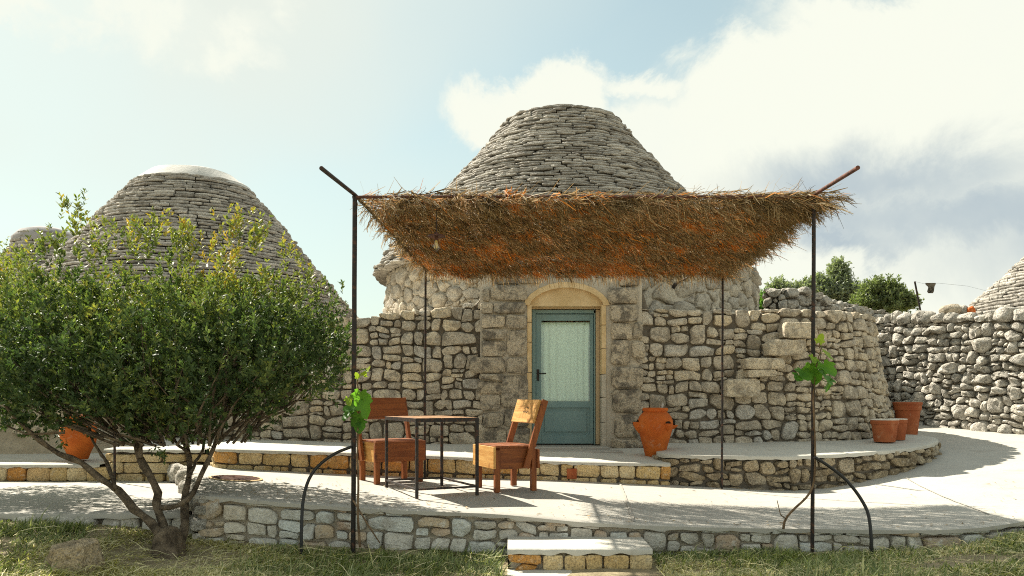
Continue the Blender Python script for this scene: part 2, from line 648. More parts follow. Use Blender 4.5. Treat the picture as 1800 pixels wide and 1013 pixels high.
M['shrub_leaf'] = leafy('shrub_leaf', [(0, (.034, .064, .03)), (.42, (.085, .13, .052)), (.66, (.20, .24, .075)), (.9, (.40, .38, .09)), (1, (.48, .31, .07))], .27, .55)
M['tree_leaf'] = leafy('tree_leaf', [(0, (.17, .20, .145)), (.6, (.29, .325, .235)), (1, (.38, .41, .29))], .3)
M['tree_leaf_dark'] = leafy('dark_tree_leaf', [(0, (.11, .14, .07)), (.6, (.20, .24, .12)), (1, (.29, .32, .16))], .3)
M['tree_leaf_bright'] = leafy('bright_leaf', [(0, (.06, .13, .03)), (1, (.13, .24, .05))], .35)
M['vine_leaf'] = leafy('vine_leaf', [(0, (.06, .16, .025)), (.6, (.13, .28, .04)), (1, (.30, .38, .05))], .5)
M['grass'] = leafy('grass_blade', [(0, (.075, .10, .04)), (.4, (.235, .275, .12)), (.62, (.40, .40, .20)), (.8, (.60, .53, .30)), (1, (.78, .70, .45))], .3, .6)
M['heather'] = leafy('heather_twig', [(0, (.05, .042, .025)), (.35, (.185, .14, .07)), (.58, (.34, .27, .145)), (.74, (.62, .54, .38)), (.78, (.42, .16, .03)), (1, (.72, .29, .04))], .36, .7, (1.3, 1.0, .7))

# ------------------------------------------------------------------ height fields
def tps(pts, smooth=0.002):
    A = np.array(pts, dtype=float)
    X, z = A[:, :2], A[:, 2]
    n = len(X)

    def phi(r2):
        return 0.5 * r2 * np.log(np.maximum(r2, 1e-12))
    K = phi(((X[:, None] - X[None]) ** 2).sum(-1)) + smooth * np.eye(n)
    Q = np.hstack([np.ones((n, 1)), X])
    S = np.block([[K, Q], [Q.T, np.zeros((3, 3))]])
    w = np.linalg.solve(S, np.concatenate([z, np.zeros(3)]))

    def f(x, y):
        r2 = (X[:, 0] - x) ** 2 + (X[:, 1] - y) ** 2
        return float(phi(r2) @ w[:n] + w[n] + w[n + 1] * x + w[n + 2] * y)
    return f


terr_z = tps([(-3.18, 8.9, .15), (-2.6, 6.62, .14), (-1.3, 6.62, .04), (0, 6.62, -.02), (.5, 6.6, -.07), (2.5, 6.55, -.12),
              (3.6, 6.5, -.12), (-.9, 7.4, 0), (-.3, 7.6, 0), (-.1, 8, 0), (0, 9.3, 0), (1, 9.35, -.04), (1.83, 9.5, -.09),
              (2.72, 9.53, -.135), (3.5, 9.8, -.17), (4.2, 9.8, -.08), (5.1, 10.2, .05), (5.75, 10.8, .17), (7, 14.9, .46),
              (8.2, 12.8, .35), (4.5, 6.95, -.09), (6, 8.2, 0), (9.5, 10.5, .25), (-4.05, 9.3, .17), (-1.36, 8.8, .02), (12, 12, .4), (0, 12, 0.1), (-4, 12, .2)])
grass_tps = tps([(-6.5, 6.45, -.12), (-5, 6.45, -.12), (-3.8, 6.5, -.12), (-3.1, 6.5, -.17), (-2.65, 6.2, -.28), (-1.3, 6.4, -.31), (-.7, 6.45, -.34),
                 (.5, 6.4, -.37), (1.9, 6.4, -.33), (2.8, 6.4, -.31), (3.6, 6.3, -.27), (4.5, 6.7, -.17), (6, 7.6, -.08), (8, 7.5, -.1), (-4.2, 5.3, -.26),
                 (-2, 5.2, -.31), (0, 5.1, -.40), (2, 5.1, -.32), (4, 5.1, -.22), (0, 3.5, -.42), (-4, 3.5, -.32), (4, 3.5, -.3), (0, 1, -.5), (-5, 1, -.4), (5, 1, -.4)], .01)


def ground_z(x, y):
    g = grass_tps(max(-7, min(7, x)), max(.5, min(7.5, y)))
    t = max(abs(x) - 7, 0.5 - y, y - 7.2, 0)
    t = min(1, t / 2.0)
    t = t * t * (3 - 2 * t)
    return g * (1 - t) + (-.55) * t


class Line:
    """plan polyline with arc length; smoothed"""
    def __init__(s, pts, smooth=True):
        pts = [Vector((p[0], p[1])) for p in pts]
        if smooth and len(pts) > 2:
            out = []
            n = len(pts)
            for i in range(n - 1):
                p0, p1, p2, p3 = pts[max(i - 1, 0)], pts[i], pts[i + 1], pts[min(i + 2, n - 1)]
                for k in range(8):
                    t = k / 8
                    out.append(0.5 * ((2 * p1) + (p2 - p0) * t + (2 * p0 - 5 * p1 + 4 * p2 - p3) * t * t + (3 * p1 - p0 - 3 * p2 + p3) * t ** 3))
            out.append(pts[-1])
            pts = out
        s.p = pts
        s.s = [0.0]
        for a, b in zip(pts, pts[1:]):
            s.s.append(s.s[-1] + (b - a).length)
        s.L = s.s[-1]
        s.sa = np.array(s.s)
        s.px = np.array([p.x for p in pts])
        s.py = np.array([p.y for p in pts])

    def at(s, u):
        if u < 0 or u > s.L:                       # straight on beyond the ends
            e, d = (0, 1) if u < 0 else (len(s.p) - 1, len(s.p) - 2)
            t = (s.p[1] - s.p[0]).normalized() if u < 0 else (s.p[-1] - s.p[-2]).normalized()
            q = s.p[e] + t * (u if u < 0 else u - s.L)
            return q
        return Vector((float(np.interp(u, s.sa, s.px)), float(np.interp(u, s.sa, s.py))))

    def normal(s, u):
        d = s.at(u + .06) - s.at(u - .06)
        d.normalize()
        return Vector((d.y, -d.x))

    def u_of_x(s, x):
        us = np.linspace(0, s.L, 400)
        xs = np.array([s.at(u).x for u in us])
        return float(us[np.argmin(abs(xs - x))])

    def pts(s, n):
        return [s.at(s.L * i / (n - 1)) for i in range(n)]


def wall_map(line, zf, batter=lambda u: 0.0):
    def Mf(u, v, w):
        q = line.at(u)
        nn = line.normal(u)
        o = w - batter(u) * v
        return Vector((q.x + nn.x * o, q.y + nn.y * o, zf(u) + v))
    return Mf


# ------------------------------------------------------------------ dry stone: packing, power cells, stones
def pack(U0, U1, V0, V1, sizes, aniso, seed, fixed=()):
    """sizes: list of (rmin, rmax, tries, overlap). returns seeds in squeezed coordinates"""
    r_ = random.Random(seed)
    xs = [f[0] / aniso for f in fixed]
    ys = [f[1] for f in fixed]
    rs = [f[2] for f in fixed]
    cap = 6000
    X = np.zeros(cap)
    Y = np.zeros(cap)
    Q = np.zeros(cap)
    n = len(xs)
    X[:n], Y[:n], Q[:n] = xs, ys, rs
    for rmin, rmax, tries, ov in sizes:
        for _ in range(tries):
            x = r_.uniform(U0 / aniso, U1 / aniso)
            y = r_.uniform(V0, V1)
            q = r_.uniform(rmin, rmax)
            if n and (((X[:n] - x) ** 2 + (Y[:n] - y) ** 2) < ((Q[:n] + q) * ov) ** 2).any():
                continue
            X[n], Y[n], Q[n] = x, y, q
            n += 1
            if n >= cap - 1:
                break
    return X[:n].copy(), Y[:n].copy(), Q[:n].copy()


def clip(poly, nx, ny, c):
    """keep nx*x + ny*y <= c"""
    out = []
    m = len(poly)
    for i in range(m):
        a, b = poly[i], poly[(i + 1) % m]
        da, db = nx * a[0] + ny * a[1] - c, nx * b[0] + ny * b[1] - c
        if da <= 0:
            out.append(a)
        if (da < 0 < db) or (db < 0 < da):
            t = da / (da - db)
            out.append((a[0] + (b[0] - a[0]) * t, a[1] + (b[1] - a[1]) * t))
    return out


def power_cells(S, rect, gap, aniso, edge_gap=None):
    X, Y, Q = S
    U0, U1, V0, V1 = rect
    eg = gap / 2 if edge_gap is None else edge_gap
    cells = []
    for i in range(len(X)):
        poly = [(U0 / aniso + eg, V0 + eg), (U1 / aniso - eg, V0 + eg), (U1 / aniso - eg, V1 - eg), (U0 / aniso + eg, V1 - eg)]
        dx, dy = X - X[i], Y - Y[i]
        d2 = dx * dx + dy * dy
        order = np.argsort(d2)[1:34]
        for j in order:
            d = math.sqrt(d2[j])
            if d < 1e-9:
                continue
            nx, ny = dx[j] / d, dy[j] / d
            off = (d2[j] + Q[i] ** 2 - Q[j] ** 2) / (2 * d)
            poly = clip(poly, nx, ny, nx * X[i] + ny * Y[i] + off - gap / 2)
            if len(poly) < 3:
                break
        if len(poly) >= 3:
            cells.append([(p[0] * aniso, p[1]) for p in poly])
    return cells


def squared(rect, amin, amax, gap, seed, warp=.03, freq=3.2, cut=.35, hmin=.055, asp=1.9):
    """squared rubble: a rectangle split again and again, then warped so that no joint is straight"""
    r_ = random.Random(seed)
    out = []

    def split(u0, u1, v0, v1):
        w, h = u1 - u0, v1 - v0
        lim = amin + (amax - amin) * r_.random() ** 1.6
        if (w * h < lim and w / h < 3.2 and h / w < 1.7) or (h < hmin * 2 and w < .2) or w < .07 or h < .035:
            out.append((u0, u1, v0, v1))
            return
        if w / h > asp * r_.uniform(.7, 1.15) or h < hmin * 2:
            t = r_.uniform(.3, .7)
            if w > 3:
                t = r_.uniform(.45, .55)
            m = u0 + w * t
            split(u0, m, v0, v1)
            split(m, u1, v0, v1)
        else:
            m = v0 + h * r_.uniform(.33, .67)
            split(u0, u1, v0, m)
            split(u0, u1, m, v1)
    split(*rect)
    off = Vector((seed * 1.7, seed * .9, 0))
    cells = []
    for (u0, u1, v0, v1) in out:
        g = gap / 2
        a, b, c_, d = u0 + g, u1 - g, v0 + g, v1 - g
        w, h = b - a, d - c_
        if w < .02 or h < .015:
            continue
        pts = []
        for (x, y, sx, sy) in ((a, c_, 1, 1), (b, c_, -1, 1), (b, d, -1, -1), (a, d, 1, -1)):
            if r_.random() < cut:
                kx, ky = r_.uniform(.12, .42) * w, r_.uniform(.12, .42) * h
                q = [(x + sx * kx, y), (x, y + sy * ky)]
                if (sx * sy) > 0:
                    q = q[::-1]
                pts += q
            else:
                pts.append((x + sx * r_.uniform(0, .05) * w, y + sy * r_.uniform(0, .06) * h))
        # midpoints so that the warp bends the sides
        full = []
        for i in range(len(pts)):
            p, q = pts[i], pts[(i + 1) % len(pts)]
            full.append(p)
            full.append(((p[0] + q[0]) / 2, (p[1] + q[1]) / 2))
        res = []
        for (x, y) in full:
            nv = noise.noise_vector(Vector((x * freq, y * freq, 0)) + off)
            n2 = noise.noise_vector(Vector((x * freq * 2.7, y * freq * 2.7, 5)) + off)
            res.append((x + warp * (nv.x + .4 * n2.x), y + warp * .9 * (nv.y + .4 * n2.y)))
        cells.append(res)
    return cells


def area(p):
    return 0.5 * abs(sum(p[i][0] * p[(i + 1) % len(p)][1] - p[(i + 1) % len(p)][0] * p[i][1] for i in range(len(p))))


def resample(poly, n, rnd):
    # corner cutting (rnd = how round) then even resampling
    pts = poly
    for k in range(2):
        q = []
        m = len(pts)
        f = rnd if k == 0 else rnd * .8
        for i in range(m):
            a, b = pts[i], pts[(i + 1) % m]
            q.append((a[0] + (b[0] - a[0]) * f, a[1] + (b[1] - a[1]) * f))
            q.append((a[0] + (b[0] - a[0]) * (1 - f), a[1] + (b[1] - a[1]) * (1 - f)))
        pts = q
    m = len(pts)
    L = [0]
    for i in range(m):
        a, b = pts[i], pts[(i + 1) % m]
        L.append(L[-1] + math.hypot(b[0] - a[0], b[1] - a[1]))
    out = []
    j = 0
    for k in range(n):
        s_ = L[-1] * k / n
        while L[j + 1] < s_:
            j += 1
        a, b = pts[j % m], pts[(j + 1) % m]
        t = (s_ - L[j]) / max(L[j + 1] - L[j], 1e-9)
        out.append((a[0] + (b[0] - a[0]) * t, a[1] + (b[1] - a[1]) * t))
    return out


def stone_geo(poly, Mf, bulge, depth, rough, rnd=.22, n=14, seed=0, tilt=.03, wob=.012, proud=0.0):
    """one stone: a pillow on a rounded polygon. returns (verts, faces)"""
    r_ = random.Random(seed)
    o = resample(poly, n, rnd)
    cx = sum(p[0] for p in o) / n
    cy = sum(p[1] for p in o) / n
    sz = math.sqrt(area(poly))
    b = bulge * min(1.0, sz / .22) * r_.uniform(.7, 1.3)
    tx, ty = r_.uniform(-tilt, tilt), r_.uniform(-tilt, tilt)
    pr = proud + r_.uniform(-.3, .5) * b
    off = Vector((seed * 3.7, seed * 1.3, 0))
    vs = []
    fac = []
    for q in range(4):
        th = r_.uniform(0, 6.283)
        fac.append((math.cos(th), math.sin(th), r_.uniform(.75, 1.05), r_.uniform(.35, .95)))
    rings = ((.98, -depth), (1.0, -.5 * b - .010), (.985, .02 * b), (.915, .62 * b), (.70, .94 * b), (.38, 1.04 * b))
    for sc, w in rings:
        for (x, y) in o:
            px_, py_ = cx + (x - cx) * sc, cy + (y - cy) * sc
            nv = noise.noise_vector(Vector((px_ * 5, py_ * 5, w * 4)) + off)
            nf = noise.noise(Vector((px_ * 11, py_ * 11, 3)) + off)
            if w > -depth + 1e-6:
                px_ += nv.x * wob
                py_ += nv.y * wob
                h = w
                for (gx, gy, c1, m1) in fac:
                    h = min(h, c1 * b - m1 * b * ((px_ - cx) * gx + (py_ - cy) * gy) / (sz * .5) + .25 * b)
                ww = h + pr + (nf * .7 + nv.z) * rough + (tx * (x - cx) + ty * (y - cy)) / max(sz, .05) * sc
            else:
                ww = w
            vs.append(Mf(px_, py_, ww))
    vs.append(Mf(cx, cy, b + pr + rough * noise.noise(Vector((cx * 9, cy * 9, 7)) + off)))
    fs = []
    for k in range(len(rings) - 1):
        for i in range(n):
            i2 = (i + 1) % n
            fs.append((k * n + i, k * n + i2, (k + 1) * n + i2, (k + 1) * n + i))
    for i in range(n):
        fs.append(((len(rings) - 1) * n + i, (len(rings) - 1) * n + (i + 1) % n, len(rings) * n))
    return vs, fs


def ccw(p):
    s_ = sum(p[i][0] * p[(i + 1) % len(p)][1] - p[(i + 1) % len(p)][0] * p[i][1] for i in range(len(p)))
    return p if s_ > 0 else p[::-1]


def on_screen(p, m=60):
    if p.y < .2:
        return False
    x = 900 + F_PX * p.x / p.y
    y = 700 - F_PX * (p.z - HC) / p.y
    return -m < x < 1800 + m and -m < y < 1013 + m


def lay_stones(cells, Mf, parent, mat, name, rest_name, bulge, depth, rough, seed, limit=300, smooth=True, tone=None, n=18, rnd=.10, wob=.012,
               proud=None, angle=50, min_area=.0008, vis=None):
    """every cell becomes a stone; the largest in view are objects, the rest one joined part"""
    items = []
    for k, c_ in enumerate(cells):
        a = area(c_)
        if a < min_area:
            continue
        c_ = ccw(c_)
        cx = sum(p[0] for p in c_) / len(c_)
        cy = sum(p[1] for p in c_) / len(c_)
        w = Mf(cx, cy, 0)
        s_ = a / max(w.y, .5) ** 2
        if not on_screen(w) or (vis and not vis(w)):
            s_ *= .001
        items.append((s_, k, c_, w))
    items.sort(key=lambda t: -t[0])
    rest = MB()
    r_ = random.Random(seed)
    for i, (s_, k, c_, w) in enumerate(items):
        pr = proud(w) if proud else 0.0
        vs, fs = stone_geo(c_, Mf, bulge, depth, rough, rnd, n, seed * 1000 + k, wob=wob, proud=pr)
        tn = tone(w, r_) if tone else r_.random()
        if i < limit:
            mb = MB()
            mb.add(vs, fs, tn)
            mb.build(name, mat, parent, smooth=smooth, angle=angle)
        else:
            rest.add(vs, fs, tn)
    if rest.v:
        rest.build(rest_name, mat, parent, smooth=smooth, kind='stuff', angle=angle)
    return len(items)


def ribbon(Mf, u0, u1, v0, v1f, w, nu=40, nv=4, back=None):
    """core sheet behind the stones, following the wall; with top and back if back is given"""
    mb = MB()
    rows = []
    for j in range(nv + 1):
        row = []
        for i in range(nu + 1):
            u = u0 + (u1 - u0) * i / nu
            v1 = v1f(u) if callable(v1f) else v1f
            row.append(Mf(u, v0 + (v1 - v0) * j / nv, w))
        rows.append(row)
    if back is not None:
        for j in range(2):
            row = []
            for i in range(nu + 1):
                u = u0 + (u1 - u0) * i / nu
                v1 = v1f(u) if callable(v1f) else v1f
                row.append(Mf(u, v1 if j == 0 else v0, w - back))
            rows.append(row)
    mb.grid(rows)
    if back is not None:            # end caps
        for i in (0, nu):
            u = u0 + (u1 - u0) * i / nu
            v1 = v1f(u) if callable(v1f) else v1f
            q = [Mf(u, v0, w), Mf(u, v1, w), Mf(u, v1, w - back), Mf(u, v0, w - back)]
            mb.add(q, [(0, 1, 2, 3)])
    return mb


def strip(front, back, n, m, amp=0.006, lip=0.05, over=0.0):
    """top surface between two rows of 3D points, with a lip turned down along the front"""
    def res(pts):
        pts = [Vector(p) for p in pts]
        s_ = [0]
        for a, b in zip(pts, pts[1:]):
            s_.append(s_[-1] + (b - a).length)
        out = []
        for i in range(n + 1):
            t = s_[-1] * i / n
            out.append(Vector([float(np.interp(t, s_, [p[k] for p in pts])) for k in range(3)]))
        return out
    Fp, Bp = res(front), res(back)
    rows = []
    e = []
    for i in range(n + 1):
        d = (Fp[i] - Bp[i])
        d.z = 0
        d.normalize()
        j = over + .018 * noise.noise(Vector((Fp[i].x * 7, Fp[i].y * 7, 0))) + .012 * noise.noise(Vector((Fp[i].x * 25, 3, 0)))
        e.append(Fp[i] + d * j)
    rows.append([p + Vector((0, 0, -lip * (1 + .5 * noise.noise(Vector((p.x * 9, 1, 2)))))) for p in e])
    rows.append([p + Vector((0, 0, -.012)) for p in e])
    rows.append([p + (Bp[i] - p).normalized() * .012 for i, p in enumerate(e)])
    for k in range(1, m + 1):
        t = k / m
        rows.append([e[i].lerp(Bp[i], t) + Vector((0, 0, amp * noise.noise(Vector((e[i].lerp(Bp[i], t).x * 1.6, e[i].lerp(Bp[i], t).y * 1.6, 0))))) for i in range(n + 1)])
    mb = MB()
    mb.grid(rows)
    return mb

# ------------------------------------------------------------------ ground, terrace, paths
def structure(o):
    o['kind'] = 'structure'
    return o


def make_ground():
    xs = np.concatenate([[-420, -150, -60, -30, -18, -12], np.arange(-9, 9.01, .18), [12, 18, 30, 60, 150, 420]])
    ys = np.concatenate([[-420, -150, -50, -20, -8, -3], np.arange(-1, 8.6, .18), [10, 13, 17, 25, 40, 80, 200, 500]])
    mb = MB()
    rows = []
    for y in ys:
        rows.append([Vector((x, y, ground_z(x, y) + (.018 * noise.noise(Vector((x * 2.3, y * 2.3, 0))) if abs(x) < 9 and -1 < y < 8 else 0))) for x in xs])
    mb.grid(rows)
    structure(mb.build('ground', M['soil'], smooth=True))
make_ground()

FRONT = Line([(-2.62, 6.62), (-1.3, 6.62), (0, 6.62), (1.3, 6.58), (2.5, 6.53), (3.5, 6.5), (4.2, 6.72), (5.0, 7.25), (6.2, 8.1), (8.0, 9.0), (11.0, 9.6)])
BACKL = Line([(-3.75, 9.35), (-3.2, 10.1), (-1.5, 10.4), (.75, 10.4), (3, 10.6), (5.0, 11.3), (6.2, 12.8), (6.5, 14.6), (7.0, 16.2), (9, 15.5), (12.5, 12)])


def make_terrace():
    n = 150
    fp = [FRONT.at(FRONT.L * i / n) for i in range(n + 1)]
    bp = [BACKL.at(BACKL.L * i / n) for i in range(n + 1)]
    rows = []
    zs = {}
    m = 26

    def edge(i):
        p = fp[i]
        nn = FRONT.normal(FRONT.L * i / n)
        j = .030 + .016 * noise.noise(Vector((p.x * 6, p.y * 6, 0))) + .010 * noise.noise(Vector((p.x * 23, 2, 0)))
        return Vector((p.x + nn.x * j, p.y + nn.y * j))
    es = [edge(i) for i in range(n + 1)]
    rows.append([Vector((p.x, p.y, terr_z(p.x, p.y) - .04 * (1 + .7 * noise.noise(Vector((p.x * 8, 5, 0)))))) for p in es])
    rows.append([Vector((p.x, p.y, terr_z(p.x, p.y) - .010)) for p in es])
    for k in range(m + 1):
        t = k / m
        row = []
        for i in range(n + 1):
            q = es[i].lerp(bp[i], max(t, .006))
            row.append(Vector((q.x, q.y, terr_z(q.x, q.y) + .005 * noise.noise(Vector((q.x * 1.8, q.y * 1.8, 0))))))
        rows.append(row)
    mb = MB()
    mb.grid(rows)
    t = structure(mb.build('terrace', M['terrace'], smooth=True, angle=50))
    # pale expansion joints
    def joint(a, b, w):
        mbj = MB()
        a, b = Vector(a), Vector(b)
        d = (b - a).normalized()
        sd = Vector((-d.y, d.x)) * w / 2
        r1, r2 = [], []
        for k in range(25):
            q = a.lerp(b, k / 24) + Vector((-d.y, d.x)) * .012 * noise.noise(Vector((k * .7, a.x, 0)))
            z = terr_z(q.x, q.y) + .009
            r1.append(Vector((q.x - sd.x, q.y - sd.y, z)))
            r2.append(Vector((q.x + sd.x, q.y + sd.y, z)))
        mbj.grid([r1, r2])
        mbj.build('expansion_joint', M['threshold'], t)
    joint((1.02, 6.66), (1.26, 9.35), .022)
    joint((4.25, 7.1), (4.75, 9.6), .016)
    return t
make_terrace()


def make_left_path():
    front = [Vector((x, 6.70, -.02 + .006 * math.sin(x * 2))) for x in np.linspace(-9.5, -2.72, 24)]
    back = [Vector((x, 9.75, -.045)) for x in np.linspace(-9.5, -3.3, 24)]
    mb = strip(front, back, 60, 14, .006, .05, .03)
    structure(mb.build('lower_path', M['terrace'], smooth=True, angle=50))
make_left_path()

# ------------------------------------------------------------------ retaining wall along the terrace
def make_retaining():
    t = thing('retaining_wall', (0.5, 6.6, -.4), 'low grey stone retaining wall edging the terrace, along the grass', 'wall')
    zf = lambda u: terr_z(FRONT.at(u).x, FRONT.at(u).y) - .012
    Mf = wall_map(FRONT, zf, lambda u: .03)
    U1 = 9.2
    core = ribbon(Mf, 0, U1, -.75, -.02, -.05, 60, 3, back=.25)
    core.build('wall_core', M['mortar_mid'], t)
    cells = squared((0, U1, -.66, -.045), .016, .072, .012, 31, .028, 3.4, .30)
    cells = [[(u, min(v, -.05)) for u, v in c_] for c_ in cells]
    # thin levelling stones along the top in the middle stretch
    r_ = random.Random(4)
    u = 0.05
    while u < U1:
        w = r_.uniform(.10, .34)
        h = r_.uniform(.034, .05)
        if r_.random() < .8:
            cells.append([(u + .006, -.046), (u + w - .006, -.046), (u + w - .008, -.004 - r_.uniform(0, .01)), (u + .008, -.004 - r_.uniform(0, .01))])
        u += w

    def tone(w, r2):
        x = w.x
        v = r2.random()
        if x < -2.0:
            return min(1, .55 + v * .35)
        if x < .3:
            return .15 + v * .6 if v < .82 else v
        return v * .55 + .05 if v < .8 else v
    lay_stones(cells, Mf, t, M['retaining_stone'], 'stone', 'small_stones', .026, .07, .010, 11, rnd=.085, tone=tone, wob=.018)
    # left return of the wall, of rougher stones
    t2 = thing('side_wall', (-3.1, 7.8, -.2), 'rough pale stone side wall where the terrace steps down, behind the shrub', 'wall')
    SL = Line([(-4.0, 9.35), (-3.55, 8.7), (-2.98, 7.5), (-2.60, 6.60)])
    zf2 = lambda u: terr_z(SL.at(u).x, SL.at(u).y) - .012
    M2 = wall_map(SL, zf2, lambda u: .08)
    ribbon(M2, 0, SL.L, -.7, -.02, -.05, 30, 3, back=.25).build('wall_core', M['mortar_mid'], t2)
    S2 = pack(0, SL.L, -.6, 0, [(.10, .14, 500, .95), (.06, .08, 1200, .9), (.03, .045, 1500, .88)], 1.2, 41)
    cells = power_cells(S2, (0, SL.L + .03, -.6, .01), .024, 1.2, .002)
    lay_stones(cells, M2, t2, M['pale_rubble'], 'stone', 'small_stones', .06, .08, .03, 12, rnd=.1, wob=.03)
    # kerb of the lower path
    t3 = thing('kerb_wall', (-5, 6.7, -.2), 'low mossy stone kerb under the shaded lower path at far left', 'wall')
    KL = Line([(-9.4, 6.69), (-2.72, 6.69)], False)
    M3 = wall_map(KL, lambda u: -.035, lambda u: .03)
    ribbon(M3, 0, KL.L, -.4, -.02, -.05, 20, 2, back=.2).build('wall_core', M['mortar_dark'], t3)
    cells = []
    u = 0.0
    r_ = random.Random(9)
    while u < KL.L - .1:
        w = r_.uniform(.16, .34)
        j = r_.uniform(-.03, .03)
        cells.append([(u + .01, -.3), (u + w - .01, -.3), (u + w - .01 + j, -.012), (u + .01 + j, -.008)])
        u += w
    lay_stones(cells, M3, t3, M['retaining_stone'], 'stone', 'small_stones', .035, .07, .014, 13, rnd=.14, wob=.02, tone=lambda w, r2: r2.uniform(0, .3))
make_retaining()


# ------------------------------------------------------------------ front step
def make_step():
    t = thing('stone_step', (.62, 6.3, -.4), 'two-tread step of yellow stones with white treads against the terrace wall', 'step')
    x0, x1 = -.035, 1.075
    yf, yb, zt = 6.10, 6.60, -.215
    L = Line([(x0, yf), (x1, yf)], False)
    Mf = wall_map(L, lambda u: zt, lambda u: .02)
    wd = x1 - x0
    cs = []
    edges = [0, .265, .435, .60, .735, .935, wd]
    for i in range(6):
        a, b = edges[i], edges[i + 1]
        top = -.045
        bot = -.105 if i == 0 else -.165
        cs.append([(a + .006, bot), (b - .006, bot + (.0 if i else -.015)), (b - .004, top), (a + .004, top)])
    cs.append([(.05, -.17), (.20, -.172), (.235, -.135), (.12, -.115)])
    cs.append([(.585, -.05), (.612, -.05), (.605, -.11)])
    lay_stones(cs, Mf, t, M['yellow_block'], 'stone', 'small_stones', .014, .08, .006, 21, rnd=.1, wob=.008, n=20,
               tone=lambda w, r2: .97 if w.x < .22 else r2.uniform(0, .75), min_area=.0003)
    mb = MB()
    mb.box((0.52, (yf + yb) / 2 + .03, zt - .12), (wd - .03, yb - yf - .05, .20))
    mb.build('step_core', M['mortar_mid'], t)
    top = strip([(x0 + wd * i / 12, yf, zt) for i in range(13)], [(x0 + wd * i / 12, yb + .02, zt + .006) for i in range(13)], 60, 8, .008, .042, .012)
    top.build('tread', M['white_screed'], t, smooth=True, angle=50)
    low = strip([(x0 - .01 + (wd - .02) * i / 12, 5.55, zt - .168) for i in range(13)], [(x0 + (wd - .02) * i / 12, 6.12, zt - .160) for i in range(13)], 40, 6, .006, .1, .012)
    low.build('tread', M['white_screed'], t, smooth=True, angle=50)
    for x in (x0 + .004, x1 - .004):      # side faces of the upper step
        sd = MB()
        sd.add([Vector((x, yf + .02, zt - .04)), Vector((x, yb, zt - .04)), Vector((x, yb, zt - .3)), Vector((x, yf + .02, zt - .3))], [(0, 1, 2, 3)])
        sd.build('step_side', M['retaining_stone'], t)
make_step()

# ------------------------------------------------------------------ benches round the house
BEN = Line([(-3.75, 10.6), (-3.62, 9.7), (-3.42, 9.12), (-3.16, 8.94), (-2.6, 9.06), (-1.9, 9.2), (-1.0, 9.3), (0, 9.28), (.8, 9.28), (1.4, 9.38), (1.88, 9.46)])
BENZ = lambda x: float(np.interp(x, [-3.3, -2, -.5, .3, 1, 1.9], [.375, .315, .25, .215, .19, .165]))
FAC = Line([(-5.6, 12.3), (-4.6, 11.5), (-3.5, 11.12), (-2, 11.02), (-.43, 11.0), (.75, 11.0), (1.8, 11.0), (3.0, 11.0), (4.0, 11.05), (5.05, 11.38), (5.85, 12.15), (6.22, 13.2), (6.3, 14.6)])


